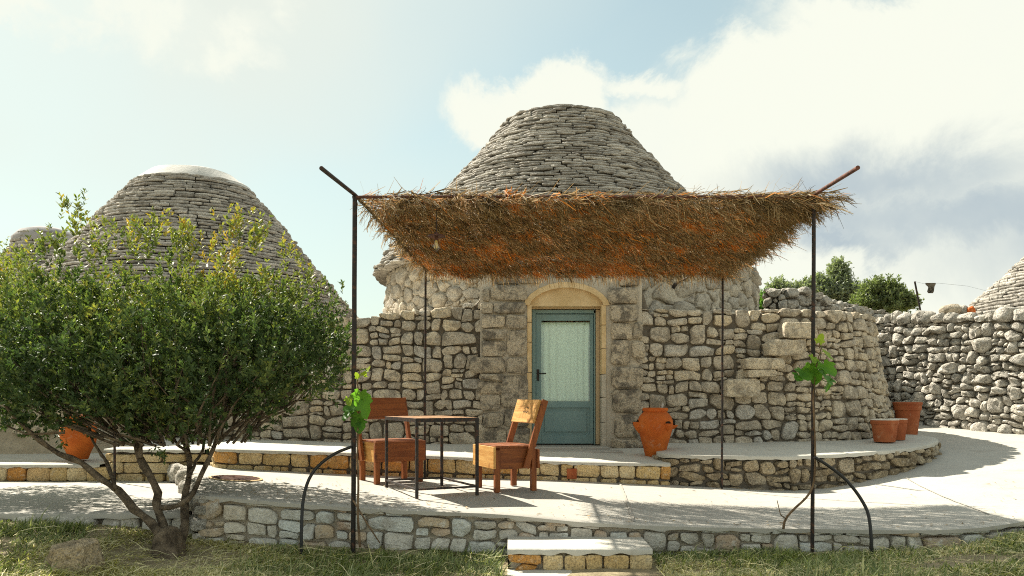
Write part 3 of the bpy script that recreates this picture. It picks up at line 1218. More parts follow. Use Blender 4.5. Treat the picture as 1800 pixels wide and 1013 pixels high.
def make_benches():
    t = thing('stone_bench', (-.7, 9.6, 0), 'long low bench of yellow squared blocks with white top, left of and under the door', 'bench')
    Mf = wall_map(BEN, lambda u: BENZ(BEN.at(u).x), lambda u: .02)
    ribbon(Mf, 0, BEN.L, -.5, -.03, -.05, 30, 2, back=.2).build('bench_core', M['mortar_dark'], t)
    cells = []
    r_ = random.Random(5)
    u = 0.0
    while u < BEN.L - .06:
        w = r_.uniform(.15, .33)
        if BEN.L - u - w < .1:
            w = BEN.L - u
        x = BEN.at(u).x
        h = BENZ(x) - terr_z(BEN.at(u).x, BEN.at(u).y)
        low = -h + (.05 if h > .16 else .0)
        if x < .6 and r_.random() < .06:
            mid = (-.03 + low) / 2 + r_.uniform(-.02, .02)
            cells.append([(u + .006, mid + .004), (u + w - .006, mid + .004), (u + w - .006, -.035), (u + .006, -.035)])
            cells.append([(u + .006, low), (u + w - .006, low), (u + w - .006, mid - .004), (u + .006, mid - .004)])
        else:
            j = r_.uniform(-.012, .012)
            cells.append([(u + .005, low + .01), (u + w - .005, low), (u + w - .005 + j, -.03), (u + .005 + j, -.033)])
        k = u
        while k < u + w - .05:
            w2 = r_.uniform(.08, .22)
            cells.append([(k + .006, -h - .04), (k + w2 - .006, -h - .04), (k + w2 - .008, low - .008), (k + .008, low - .012)])
            k += w2
        u += w
    lay_stones(cells, Mf, t, M['yellow_block'], 'stone', 'small_stones', .016, .06, .008, 22, rnd=.09, wob=.012,
               tone=lambda w, r2: r2.uniform(.0, .8) if r2.random() < .9 else .95)
    p = Mf(BEN.u_of_x(.70), -.14, .012)
    mb = MB()
    mb.box(p, (.115, .03, .12))
    mb.build('red_tile', M['terracotta_red'], t)
    fr = []
    bk = []
    for i in range(60):
        q = BEN.at(BEN.L * i / 59)
        fr.append((q.x, q.y, BENZ(q.x)))
        xb = -4.2 + (1.98 + 4.2) * i / 59
        ub = FAC.u_of_x(xb)
        b = FAC.at(ub)
        zb = float(np.interp(xb, [-4.2, -2, 0, .3, 1.3, 2], [.36, .33, .29, .25, .25, .26]))
        bk.append((b.x, b.y + .12, zb))
    strip(fr, bk, 110, 16, .012, .035, .03).build('bench_top', M['white_screed'], t, smooth=True, angle=50)
    mb = MB()
    mb.box((.76, 11.02, .22), (1.12, .62, .11))
    mb.box((.80, 10.55, .205), (1.30, .34, .08))
    mb.build('threshold', M['threshold'], t)

    # ---- right bench of holed rubble
    t2 = thing('stone_bench', (3.6, 9.9, -.1), 'curved bench of holed brown rubble with white top, right of the jar', 'bench')
    RB = Line([(1.86, 10.25), (1.80, 9.75), (2.05, 9.50), (2.72, 9.48), (3.5, 9.62), (4.25, 9.72), (5.05, 10.12), (5.62, 10.62), (5.95, 11.2), (6.05, 11.9)])
    rz = lambda u: float(np.interp(RB.at(u).x, [1.8, 2.7, 3.4, 4.2, 5.1, 5.8, 6.1], [.27, .255, .24, .275, .31, .36, .40]))
    M2 = wall_map(RB, rz, lambda u: .06)
    ribbon(M2, 0, RB.L, -.6, -.03, -.06, 50, 2, back=.15).build('bench_core', M['mortar_dark'], t2)
    cells = squared((0, RB.L, -.50, -.035), .016, .07, .018, 51, .04, 3.0, .7)
    cells = [[(u, min(v, -.03)) for u, v in c_] for c_ in cells]
    lay_stones(cells, M2, t2, M['warm_rubble'], 'stone', 'small_stones', .055, .08, .030, 23, rnd=.09, wob=.035)
    fr, bk = [], []
    for i in range(70):
        u = RB.L * i / 69
        q = RB.at(u)
        fr.append((q.x, q.y, rz(u)))
        xb = float(np.interp(i, [0, 8, 20, 45, 60, 69], [1.9, 2.0, 2.9, 4.6, 5.65, 5.95]))
        b = FAC.at(FAC.u_of_x(xb))
        bk.append((b.x - .02, b.y + .1, float(np.interp(xb, [1.9, 3, 5, 6], [.33, .33, .35, .40]))))
    strip(fr, bk, 120, 12, .014, .045, .02).build('bench_top', M['white_screed'], t2, smooth=True, angle=50)

    # ---- far left: low bench and the taller block behind the shrub
    t3 = thing('stone_bench', (-6.2, 9.6, 0), 'low bench of square tan blocks at far left, carrying the big round jar', 'bench')
    L3 = Line([(-9.2, 9.42), (-4.86, 9.42)], False)
    M3 = wall_map(L3, lambda u: .155, lambda u: .02)
    ribbon(M3, 0, L3.L, -.4, -.03, -.05, 20, 2, back=.2).build('bench_core', M['mortar_dark'], t3)
    cells = []
    u = 0
    while u < L3.L - .1:
        w = r_.uniform(.2, .33)
        if r_.random() < .3:
            cells.append([(u + .005, -.2), (u + w - .005, -.2), (u + w - .005, -.085), (u + .005, -.085)])
            cells.append([(u + .005, -.078), (u + w - .005, -.078), (u + w - .005, -.035), (u + .005, -.035)])
        else:
            cells.append([(u + .005, -.2), (u + w - .005, -.2), (u + w - .007, -.03), (u + .005, -.032)])
        u += w
    lay_stones(cells, M3, t3, M['yellow_block'], 'stone', 'small_stones', .016, .06, .008, 24, rnd=.09)
    strip([(x, 9.42, .155) for x in np.linspace(-9.2, -4.86, 20)], [(x, 10.9, .19) for x in np.linspace(-9.2, -4.7, 20)], 60, 6, .01, .035, .03).build('bench_top', M['white_screed'], t3, smooth=True, angle=50)
    t4 = thing('stone_platform', (-4.4, 9.7, 0), 'waist-low platform of tan blocks behind the shrub trunk, beside a thin pole', 'platform')
    L4 = Line([(-4.88, 10.9), (-4.86, 9.55), (-4.72, 9.46), (-4.2, 9.42), (-3.72, 9.38)], False)
    M4 = wall_map(L4, lambda u: .335, lambda u: .02)
    ribbon(M4, 0, L4.L, -.6, -.03, -.05, 20, 2, back=.2).build('platform_core', M['mortar_dark'], t4)
    cells = []
    v = -.40
    for hrow in (.11, .135, .10):
        u = 0
        while u < L4.L:
            w = r_.uniform(.18, .38)
            cells.append([(u + .006, v + .006), (u + w - .006, v + .006), (u + w - .006, v + hrow - .004), (u + .006, v + hrow - .004)])
            u += w
        v += hrow
    lay_stones(cells, M4, t4, M['yellow_block'], 'stone', 'small_stones', .02, .06, .01, 25, rnd=.1, tone=lambda w, r2: r2.uniform(.2, .8))
    strip([(-4.86, 9.5, .335), (-4.4, 9.42, .335), (-3.6, 9.36, .335)], [(-4.9, 11.6, .36), (-4.2, 11.4, .36), (-3.5, 11.2, .36)], 40, 6, .01, .035, .03).build('platform_top', M['white_screed'], t4, smooth=True, angle=50)
make_benches()


# ------------------------------------------------------------------ the trullo with the door
HX, HY = 1.093, 15.3


def cone_slabs(C, prof, course_h, slab_w, seed, parent, name, mat, vis, limit=300, z_vis=-9):
    """courses of thin slabs following prof [(z, r)...]; slabs that show become objects"""
    zs = [p[0] for p in prof]
    rs = [p[1] for p in prof]
    r_ = random.Random(seed)
    items = []
    # step along the profile by slope length so the flat crown gets courses too
    z = zs[0]
    z_end = zs[-1]
    k = 0
    while z < z_end - .02:
        rr = float(np.interp(z, zs, rs))
        if rr < .25:
            break
        slope = (float(np.interp(z - .05, zs, rs)) - float(np.interp(z + .05, zs, rs))) / .1
        h = course_h * r_.uniform(.90, 1.10)
        dz = h / math.sqrt(1 + max(slope - 1.2, 0) ** 2 * .6)
        a = r_.uniform(0, 1)
        a_end = a + 2 * math.pi
        while a < a_end - .02:
            w = slab_w * r_.choice((.6, .8, 1, 1.2, 1.5)) * r_.uniform(.85, 1.15) / rr
            if a + w > a_end - .03:
                w = a_end - a
            items.append((z, dz, rr, a, min(w, .9), k, slope))
            a += w
        z += dz
        k += 1
    scored = []
    for it in items:
        z, dz, rr, a, w, k, slope = it
        am = a + w / 2
        face = -math.sin(am)                 # 1 = towards the camera
        wp = Vector((C[0] + rr * math.cos(am), C[1] + rr * math.sin(am), z))
        s_ = (face + .15) * w * rr if (face > -.12 and z > z_vis and on_screen(wp, 0) and vis(wp)) else -1
        scored.append((s_, it))
    scored.sort(key=lambda t: -t[0])
    rest = MB()
    for i, (s_, it) in enumerate(scored):
        z, dz, rr, a, w, k, slope = it
        t = dz * r_.uniform(.66, .90)
        gap = .010 / rr
        nseg = 4
        out = r_.choice((-.02, -.005, .005, .012, .022, .04)) + r_.uniform(-.006, .006)
        if k < 3:
            out += r_.uniform(-.05, .06)
        tl = r_.uniform(-.014, .014)
        depth = min(.22, rr * .8) + max(slope, 0) * .05
        vs = []
        sd = r_.uniform(0, 99)
        for j in range(nseg + 1):
            f = j / nseg
            aa = a + gap + (w - 2 * gap) * f
            e = .010 if j in (0, nseg) else 0
            nz = noise.noise(Vector((sd, f * 3.2, z)))
            n2 = noise.noise(Vector((sd + 5, f * 5, z)))
            ro = rr + out + .036 * nz - e * 2
            z0 = z + tl * (f - .5) + .014 * n2 + e * .6
            z1 = z0 + t * (1 + .18 * noise.noise(Vector((sd + 9, f * 4, 0)))) - e
            zc = (z0 + z1) / 2
            for (q, zz) in ((rr - depth, z0), (ro - .012, z0), (ro + .004, zc - .1 * t), (ro - .006, z1 - .12 * t), (ro - .035, z1), (rr - depth, z1 + .02)):
                vs.append(Vector((C[0] + q * math.cos(aa), C[1] + q * math.sin(aa), zz)))
        fs = []
        for j in range(nseg):
            for q in range(5):
                fs.append((j * 6 + q, (j + 1) * 6 + q, (j + 1) * 6 + q + 1, j * 6 + q + 1))
        fs.append((0, 1, 2, 3, 4, 5))
        b = nseg * 6
        fs.append((b + 5, b + 4, b + 3, b + 2, b + 1, b))
        tn = min(1, max(0, r_.gauss(.5, .27)))
        if i < limit and s_ > 0:
            mb = MB()
            mb.add(vs, fs, tn)
            mb.build(name, mat, parent)
        else:
            rest.add(vs, fs, tn)
    rest.build('small_' + name + 's', mat, parent, kind='stuff')


def cone_core(C, prof, inset, parent, name, mat):
    mb = MB()
    pr = [(max(r_ - inset, 0.0), z) for z, r_ in prof]
    pr.append((0, prof[-1][0] - .02))
    mb.lathe((C[0], C[1], 0), pr, 48)
    return mb.build(name, mat, parent, smooth=True)


def make_house():
    t = thing('trullo_house', (HX, 12.5, 0), 'large round stone trullo with teal door and grey cone roof, in the middle', 'trullo')
    # ---- front wall: dry stone left and right of a mortared door bay
    ztop = lambda x: float(np.interp(x, [-5.6, -2.2, -.43, -.42, 1.79, 1.8, 3, 6.3], [2.0, 2.07, 2.27, 2.62, 2.62, 2.175, 2.165, 2.2]))
    zb = .12
    bat = lambda u: float(np.interp(FAC.at(u).x, [-5, 4.2, 5.4, 6.3], [.03, .035, .12, .2]))
    Mf = wall_map(FAC, lambda u: zb, bat)
    uL, uR = FAC.u_of_x(-.44), FAC.u_of_x(1.80)
    wall = MB()
    for (a, b) in ((0, uL), (uR, FAC.L)):
        r = ribbon(Mf, a, b, -.4, lambda u: ztop(FAC.at(u).x) - zb - .05 + .02 * noise.noise(Vector((u * 3, 0, 0))), -.055, 50, 5, back=.30)
        wall.add(r.v, r.f)
    W = wall.build('front_wall', M['mortar_dark'], t)
    sizes = [(.145, .175, 170, .92), (.10, .13, 1500, .86), (.07, .088, 2500, .82), (.045, .058, 2000, .80), (.026, .034, 600, .85)]
    H = 2.10
    cl = squared((0, uL + .2, -.10, 2.3), .020, .115, .009, 61, .05, 2.4, .5)
    cr = squared((uR - .2, uR + 1.3, -.10, 2.3), .020, .115, .009, 66, .05, 2.4, .5)
    cr += squared((uR + 1.3, FAC.L, -.10, 2.3), .016, .095, .010, 67, .06, 2.6, .75)
    # the rubble bites into the mortared bay course by course
    jag = lambda v, q: .17 * (.5 + .5 * math.sin(7.3 * v + q) * math.cos(3.1 * v + 2 * q))

    def lim(c_, left):
        vc = sum(p[1] for p in c_) / len(c_)
        e = jag(vc, 1.0 if left else 4.0) - .05
        c2 = [(min(x, uL + e) if left else max(x, uR - e), y) for x, y in c_]
        return c2 if area(c2) > .35 * area(c_) else None
    cl = [q for q in (lim(c_, True) for c_ in cl) if q]
    cr = [q for q in (lim(c_, False) for c_ in cr) if q]
    # trim to the uneven top
    out = []
    for c_ in cl + cr:
        uu = sum(p[0] for p in c_) / len(c_)
        vt = ztop(min(FAC.at(uu).x, -.45) if FAC.at(uu).x < .6 else max(FAC.at(uu).x, 1.82)) - zb + .035 * noise.noise(Vector((uu * 4, 9, 0)))
        c2 = clip(c_, 0, 1, vt)
        if len(c2) >= 3:
            out.append(c2)

    def tone(w, r2):
        v = r2.random()
        if w.x > 4.0:
            return min(1, .35 + v * .5)
        if w.z < .75 and w.x > 1.7:
            return v * .4 if v < .8 else 1.0
        return v
    lay_stones(out, Mf, W, M['facade_stone'], 'stone', 'small_stones', .05, .10, .020, 31, tone=tone, rnd=.07, wob=.022,
               vis=lambda w: not (w.x < -2.6 and w.z > .5))
    # ledge on top of the wall, back to the drum
    fr, bk = [], []
    for i in range(90):
        u = FAC.L * i / 89
        x = FAC.at(u).x
        z = ztop(x)
        p = Mf(u, z - zb, -.06 - (.12 if -.46 < x < 1.82 else 0))
        fr.append((p.x, p.y, z - .028 + .02 * noise.noise(Vector((u * 5, 0, 0)))))
        a = math.pi * (1.02 + .96 * i / 89)
        bk.append((HX + 3.25 * math.cos(a) * 1.05, HY + 3.25 * math.sin(a), z + .05))
    strip(fr, bk, 130, 8, .03, .06, .0).build('wall_ledge', M['mortar_pale'], t, smooth=True, angle=60)
    # protruding steps in the right part of the wall
    def pxw(x0, y0, x1, y1, Y=10.98):
        return ((x0 - 900) / F_PX * Y, HC + (700 - y1) / F_PX * Y, (x1 - 900) / F_PX * Y, HC + (700 - y0) / F_PX * Y)

    def wall_block(rc, name, mat, w0, bulge, sd, tn, Y=10.98, rnd=.1, rough=.012, depth=.16):
        xa, za, xb, zb2 = pxw(*rc, Y)
        r2 = random.Random(sd)
        j = lambda: r2.uniform(-.014, .014)
        poly = [(xa + j(), za + j()), (xb + j(), za + j()), (xb + j(), zb2 + j()), (xa + j(), zb2 + j())]

        def Mp(u, v, w):
            return Vector((u, 11.0 - w0 - w, v))
        vs, fs = stone_geo(poly, Mp, bulge, depth, rough, rnd, 18, sd, tilt=.012, wob=.014)
        mb = MB()
        mb.add(vs, fs, tn)
        mb.build(name, mat, W, smooth=True, angle=50)
    for i, rc in enumerate([(1369, 569, 1428, 596), (1342, 598, 1408, 627), (1303, 630, 1372, 650), (1308, 652, 1357, 664), (1271, 666, 1330, 698)]):
        wall_block(rc, 'stair_stone', M['facade_stone'], .20, .03, 400 + i, .70, rough=.02, depth=.26)

    # ---- door bay
    bay = MB()
    Yb = 11.03
    xs0, xs1, xd0, xd1 = -.44, 1.80, .245, 1.265
    for (a, b, z0, z1) in ((xs0, xd0, -.1, 2.6), (xd1, xs1, -.1, 2.6)):
        bay.add([Vector((a, Yb, z0)), Vector((b, Yb, z0)), Vector((b, Yb, z1)), Vector((a, Yb, z1)),
                 Vector((a, Yb + .55, z0)), Vector((b, Yb + .55, z0)), Vector((b, Yb + .55, z1)), Vector((a, Yb + .55, z1))],
                [(0, 1, 2, 3), (1, 5, 6, 2), (4, 0, 3, 7), (3, 2, 6, 7), (5, 4, 7, 6)])
    # spandrel above the opening with an arched soffit
    nA = 16
    xc = (xd0 + xd1) / 2
    half = (xd1 - xd0) / 2
    arc = [Vector((xc - half * math.cos(math.pi * i / nA), 0, 2.235 + .245 * (1 - math.cos(math.pi * i / nA) ** 2) ** .62)) for i in range(nA + 1)]
    for i in range(nA):
        a, b = arc[i], arc[i + 1]
        bay.add([Vector((a.x, Yb, a.z)), Vector((b.x, Yb, b.z)), Vector((b.x, Yb, 2.6)), Vector((a.x, Yb, 2.6)),
                 Vector((a.x, Yb + .4, a.z)), Vector((b.x, Yb + .4, b.z)), Vector((b.x, Yb + .4, 2.6)), Vector((a.x, Yb + .4, 2.6))],
                [(0, 1, 2, 3), (4, 5, 1, 0), (3, 2, 6, 7)])
    bay.build('door_bay', M['mortar_mid'], t)
    blocks = [(843, 531, 866, 552), (867, 531, 925, 552), (846, 554, 887, 577), (889, 553, 926, 577), (848, 579, 887, 597), (891, 580, 927, 626), (846, 599, 889, 627),
              (824, 628, 888, 656), (890, 628, 928, 657), (841, 658, 888, 669), (837, 671, 886, 692), (881, 660, 929, 716), (845, 694, 879, 722), (850, 724, 884, 750),
              (886, 719, 930, 750), (840, 752, 890, 782), (892, 752, 930, 784), (862, 502, 926, 529), (846, 508, 861, 529),
              (1072, 536, 1122, 565), (1073, 568, 1112, 597), (1114, 568, 1130, 597), (1075, 599, 1106, 642), (1109, 600, 1134, 630), (1076, 645, 1130, 681), (1076, 684, 1127, 728),
              (1078, 731, 1126, 768), (1073, 771, 1124, 790), (1073, 792, 1126, 808), (1070, 505, 1122, 533), (1086, 484, 1124, 503), (868, 484, 910, 500), (914, 486, 950, 499)]
    for i, rc in enumerate(blocks):
        wall_block(rc, 'block', M['dark_block'], -.012 + .009 * (i % 5), .034, 500 + i, random.Random(i).random(), Y=11.0, rnd=.07, rough=.018)
    # arch ring and tympanum in tan tufa
    na = 11
    ring = MB()
    for i in range(na):
        th0 = math.pi * (i / na)
        th1 = math.pi * ((i + 1) / na)

        def pt(th, k):
            return Vector((xc - (half + k) * math.cos(th), 0, 2.225 + (.245 + k * .9) * max(1 - math.cos(th) ** 2, 0) ** .62))
        q = [pt(th0, -.0), pt(th1, -.0), pt(th1, .085), pt(th0, .085)]
        vb = MB()
        fr = [Vector((p.x, Yb - .03, p.z)) for p in q]
        bk = [Vector((p.x, Yb + .10, p.z)) for p in q]
        vb.add(fr + bk, [(0, 1, 2, 3), (4, 0, 3, 7), (1, 5, 6, 2), (3, 2, 6, 7), (5, 4, 7, 6), (4, 5, 1, 0)])
        vb.build('arch_stone', M['tan_stone'], t)
    ty = MB()
    for i in range(nA):
        a, b = arc[i], arc[i + 1]
        ty.add([Vector((a.x, 11.06, 2.215)), Vector((b.x, 11.06, 2.215)), Vector((b.x, 11.06, b.z + .01)), Vector((a.x, 11.06, a.z + .01)), Vector((a.x, 11.30, 2.215)), Vector((b.x, 11.30, 2.215))], [(0, 1, 2, 3), (0, 4, 5, 1)])
    ty.build('tympanum', M['tan_stone'], t)
    # jamb stones lining the opening
    for sx, x in ((-1, xd0), (1, xd1)):
        z = .26
        r2 = random.Random(int(x * 100))
        while z < 2.2:
            h = min(r2.uniform(.24, .42), 2.235 - z)
            jb = MB()
            jb.box((x + sx * .004, 11.14, z + h / 2), (.062, .26, h - .008), tone=.5)
            jb.build('jamb_stone', M['tan_stone'] if sx < 0 or z > 1.2 else M['mortar_mid'], t)
            z += h

    # ---- the door
    D = bpy.data.objects.new('door', None)
    link(D, t, Vector((.76, 11.3, .28)))
    fx0, fx1, fz0, fz1 = .285, 1.225, .285, 2.19
    fr = MB()
    y = 11.27
    fr.box((fx0 + .025, y, (fz0 + fz1) / 2), (.05, .08, fz1 - fz0))
    fr.box((fx1 - .060, y, (fz0 + fz1) / 2), (.02, .08, fz1 - fz0))
    fr.box(((fx0 + fx1) / 2, y, fz1 - .03), (fx1 - fx0 - .1, .08, .05))
    fr.build('door_frame', M['door_paint'], D)
    tr = MB()
    tr.box(((fx0 + fx1) / 2 + .0, y - .03, fz1 + .028), (fx1 - fx0 + .06, .10, .05))
    tr.box((fx1 - .018, y - .02, (fz0 + fz1) / 2), (.055, .10, fz1 - fz0 - .01))
    tr.build('wood_trim', M['jamb_wood'], D)
    lx0, lx1 = fx0 + .055, fx1 - .075
    lz0, lz1 = fz0 + .01, fz1 - .065
    gz0, gz1 = .895, lz1 - .09
    gx0, gx1 = lx0 + .075, lx1 - .045
    leaf = MB()
    yl = 11.285
    leaf.box(((lx0 + gx0) / 2, yl, (lz0 + lz1) / 2), (gx0 - lx0, .05, lz1 - lz0))
    leaf.box(((lx1 + gx1) / 2, yl, (lz0 + lz1) / 2), (lx1 - gx1, .05, lz1 - lz0))
    leaf.box(((gx0 + gx1) / 2, yl, (gz1 + lz1) / 2), (gx1 - gx0, .048, lz1 - gz1))
    leaf.box(((gx0 + gx1) / 2, yl, gz0 - .045), (gx1 - gx0, .048, .09))
    leaf.box(((gx0 + gx1) / 2, yl, lz0 + .06), (gx1 - gx0, .048, .12))
    leaf.build('door_leaf', M['door_paint'], D)
    pn = MB()
    pn.box(((gx0 + gx1) / 2, yl + .012, (lz0 + .12 + gz0 - .09) / 2), (gx1 - gx0 + .01, .02, gz0 - .09 - lz0 - .12 + .01))
    pn.box(((gx0 + gx1) / 2, yl - .004, (lz0 + .12 + gz0 - .09) / 2), (gx1 - gx0 - .10, .022, gz0 - .09 - lz0 - .22))
    pn.build('lower_panel', M['door_paint'], D)
    gl = MB()
    gl.box(((gx0 + gx1) / 2, yl, (gz0 + gz1) / 2), (gx1 - gx0 + .01, .006, gz1 - gz0 + .01))
    gl.build('glass_pane', M['glass'], D)
    cu = MB()
    rows = []
    for j in range(14):
        z = gz0 + .0 + (gz1 - .02 - gz0) * j / 13
        row = []
        for i in range(91):
            f = i / 90
            amp = .008 + .008 * (1 - j / 13)
            yy = yl + .034 + amp * math.sin(f * 2 * math.pi * 7 + 1.6 * math.sin(f * 7) + .25 * math.sin(j * .3)) + .006 * noise.noise(Vector((f * 30, j * .2, 0)))
            row.append(Vector((gx0 - .01 + (gx1 - gx0 + .02) * f, yy, z)))
        rows.append(row)
    cu.grid(rows)
    cu.build('curtain', M['curtain'], D, smooth=True)
    rd = MB()
    rd.tube([(gx0 - .01, yl + .03, gz1 - .025), (gx1 + .01, yl + .03, gz1 - .025)], .006, 8)
    rd.build('curtain_rod', M['curtain'], D)
    dk = MB()
    dk.box(((lx0 + lx1) / 2, 11.50, (lz0 + lz1) / 2), (1.1, .04, 2.2))
    dk.build('room_dark_wall', M['threshold'], D)
    hd = MB()
    hz = HC + 43 / F_PX * 11.25
    hx = lx0 + .03
    hd.box((hx, yl - .035, hz - .02), (.03, .012, .16))
    hd.tube([(hx, yl - .03, hz), (hx, yl - .075, hz), (hx + .11, yl - .075, hz + .003)], .009, 8)
    hd.build('handle', M['iron'], D)

    # ---- drum
    dr = MB()
    Rd = 3.47
    dr.lathe((HX, HY, 0), [(Rd - .045, 1.4), (Rd - .045, 3.2), (0, 3.2)], 64)
    drum = dr.build('drum', M['mortar_pale'], t, smooth=True, angle=40)

    def Md(u, v, w):
        a = math.pi * 1.5 + u / Rd
        rr = Rd + w - .04 * (v - 2)
        return Vector((HX + rr * math.cos(a), HY + rr * math.sin(a), v))
    S = pack(-5.6, 5.6, 1.95, 3.2, [(.12, .16, 800, .9), (.08, .10, 2500, .86), (.045, .06, 3000, .84)], 1.35, 63)
    cells = power_cells(S, (-5.7, 5.7, 1.9, 3.2), .022, 1.35, .0)
    lay_stones(cells, Md, drum, M['drum_stone'], 'drum_stone', 'small_drum_stones', .055, .06, .034, 33, rnd=.09, wob=.045,
               vis=lambda w: w.z > 2.0 and w.y < 15.6)
    # ---- roof
    prof = [(3.19, 3.57), (3.30, 3.50), (3.68, 3.28), (4.2, 2.75), (4.82, 2.19), (5.02, 2.05), (5.51, 1.60), (5.97, 1.23), (6.12, 1.14), (6.19, 1.0), (6.24, .80)]
    roof = cone_core((HX - .13, HY), prof, .10, t, 'roof', M['mortar_dark'])
    cone_slabs((HX - .13, HY), prof, .057, .40, 71, roof, 'roof_slab', M['roof_slab'], lambda w: True, 300, 4.72)
    cp = MB()
    cp.lathe((HX - .07, HY, 0), [(.95, 6.18), (.93, 6.22), (.66, 6.31), (.3, 6.38), (0, 6.41)], 40, wob=.10)
    cp.build('roof_cap', M['cap_grey'], t, smooth=True)
    # white cable on the cone
    cb = MB()
    pts = []
    for (px_, py_) in ((952, 311), (975, 312), (990, 314), (999, 321), (1001, 333), (1002, 345), (1003, 362)):
        z = HC + (700 - py_) / F_PX * 13.2
        rr = float(np.interp(z, [p[0] for p in prof], [p[1] for p in prof])) + .045
        dx = (px_ - 900) / F_PX * 13.1 - (HX - .09)
        yy = HY - math.sqrt(max(rr * rr - dx * dx, .01))
        z = HC + (700 - py_) / F_PX * yy
        pts.append((HX - .09 + dx, yy, z))
    cb.tube(pts, .007, 6)
    cb.build('cable', M['cap'], t)
    br = MB()
    br.tube([P(1186, 502, 11.7), P(1197, 494, 11.3), P(1240, 474, 10.6)], .014, 8)
    br.tube([P(1183, 506, 11.75), P(1188, 499, 11.7)], .03, 8)
    br.build('wall_rod', M['iron'], t)
make_house()


# ------------------------------------------------------------------ the other trulli
def make_other_trulli():
    C = (-6.80, 17.0)
    t = thing('trullo_house', (C[0], C[1] - 3.4, 0), 'second trullo at left behind the shrub, cone roof with white cap', 'trullo')
    prof = [(2.30, 3.72), (2.42, 3.62), (2.8, 3.32), (3.36, 2.88), (4.06, 2.28), (4.75, 1.73), (5.30, 1.26), (5.40, 1.17), (5.44, 1.12)]
    roof = cone_core(C, prof, .10, t, 'roof', M['mortar_dark'])
    cone_slabs(C, prof, .074, .42, 72, roof, 'roof_slab', M['roof_slab'], lambda w: w.z > 3.2 or w.x > -4.9, 300)
    cp = MB()
    cp.lathe((C[0], C[1], 0), [(1.19, 5.36), (1.18, 5.42), (1.0, 5.57), (.88, 5.66), (.68, 5.72), (.3, 5.74), (0, 5.75)], 40, wob=.08, seed=3)
    cp.build('roof_cap', M['cap'], t, smooth=True, angle=18)
    dr = MB()
    dr.lathe((C[0], C[1], 0), [(3.5, -.6), (3.46, 2.35), (0, 2.35)], 56)
    dr.build('drum', M['plaster'], t, smooth=True, angle=40)
    # plastered front room of it, at far left behind the low bench
    AN = Line([(-11, 10.9), (-8.5, 10.75), (-6.5, 10.85), (-5.35, 11.1), (-4.95, 12.0), (-4.9, 13.6)])
    Ma = wall_map(AN, lambda u: -.1, lambda u: .06)
    mb = MB()
    rows = []
    for j in range(25):
        row = []
        for i in range(121):
            u = AN.L * i / 120
            v = 2.25 * j / 24
            w = .07 * noise.noise(Vector((u * 1.3, v * 1.8, 0))) + .045 * noise.noise(Vector((u * 4, v * 5, 4))) + (.10 if v < .55 + .1 * math.sin(u * 2) else 0) * (1 - v)
            row.append(Ma(u, v, w))
        rows.append(row)
    rows.append([Ma(AN.L * i / 120, 2.25, -.4) for i in range(121)])
    rows.append([Ma(AN.L * i / 120, 2.3, -2.2) for i in range(121)])
    mb.grid(rows)
    an = mb.build('front_room', M['plaster'], t, smooth=True)
    S = pack(2, AN.L - .5, .05, 2.1, [(.16, .24, 60, 1.3), (.1, .14, 90, 1.3)], 1.5, 90)
    cells = power_cells(S, (1.5, AN.L, .0, 2.2), .22, 1.5)
    lay_stones(cells, Ma, an, M['facade_stone'], 'stone', 'small_stones', .05, .02, .03, 91, rnd=.2, wob=.05, proud=lambda w: .03)

    C = (-15.2, 26.0)
    t = thing('trullo_house', (C[0], C[1] - 3, 0), 'distant small trullo at far left, only its rounded grey top above the shrub', 'trullo')
    prof = [(2.6, 3.3), (3.6, 2.6), (4.6, 1.9), (5.5, 1.2), (6.0, .92), (6.2, .86)]
    cone_core(C, prof, .08, t, 'roof', M['mortar_dark'])
    cone_slabs(C, prof, .12, .5, 73, t, 'roof_slab', M['roof_slab'], lambda w: w.z > 4.6, 120)
    cp = MB()
    cp.lathe((C[0], C[1], 0), [(.98, 5.95), (.95, 6.1), (.78, 6.35), (.4, 6.47), (0, 6.50)], 28, wob=.1)
    cp.build('roof_cap', M['cap_grey'], t, smooth=True)
    dr = MB()
    dr.lathe((C[0], C[1], 0), [(3.2, -.6), (3.15, 2.65), (0, 2.65)], 40)
    dr.build('drum', M['mortar_mid'], t, smooth=True, angle=40)

    C = (16.2, 22.0)
    t = thing('trullo_house', (C[0], C[1] - 3, 0), 'trullo at the right edge, its slate-like cone slope rising beyond the boundary wall', 'trullo')
    prof = [(2.9, 3.72), (3.37, 3.36), (4.55, 2.10), (5.4, 1.3), (6.0, .8), (6.15, .6)]
    roof = cone_core(C, prof, .10, t, 'roof', M['mortar_dark'])
    cone_slabs(C, prof, .10, .42, 74, roof, 'roof_slab', M['roof_slab'], lambda w: True, 300)
    cp = MB()
    cp.lathe((C[0], C[1], 0), [(.75, 6.05), (.7, 6.2), (.4, 6.34), (0, 6.38)], 32, wob=.08)
    cp.build('roof_cap', M['cap'], t, smooth=True)
    dr = MB()
    dr.lathe((C[0], C[1], 0), [(3.45, -.6), (3.4, 2.95), (0, 2.95)], 48)
    dr.build('drum', M['mortar_mid'], t, smooth=True, angle=40)
make_other_trulli()


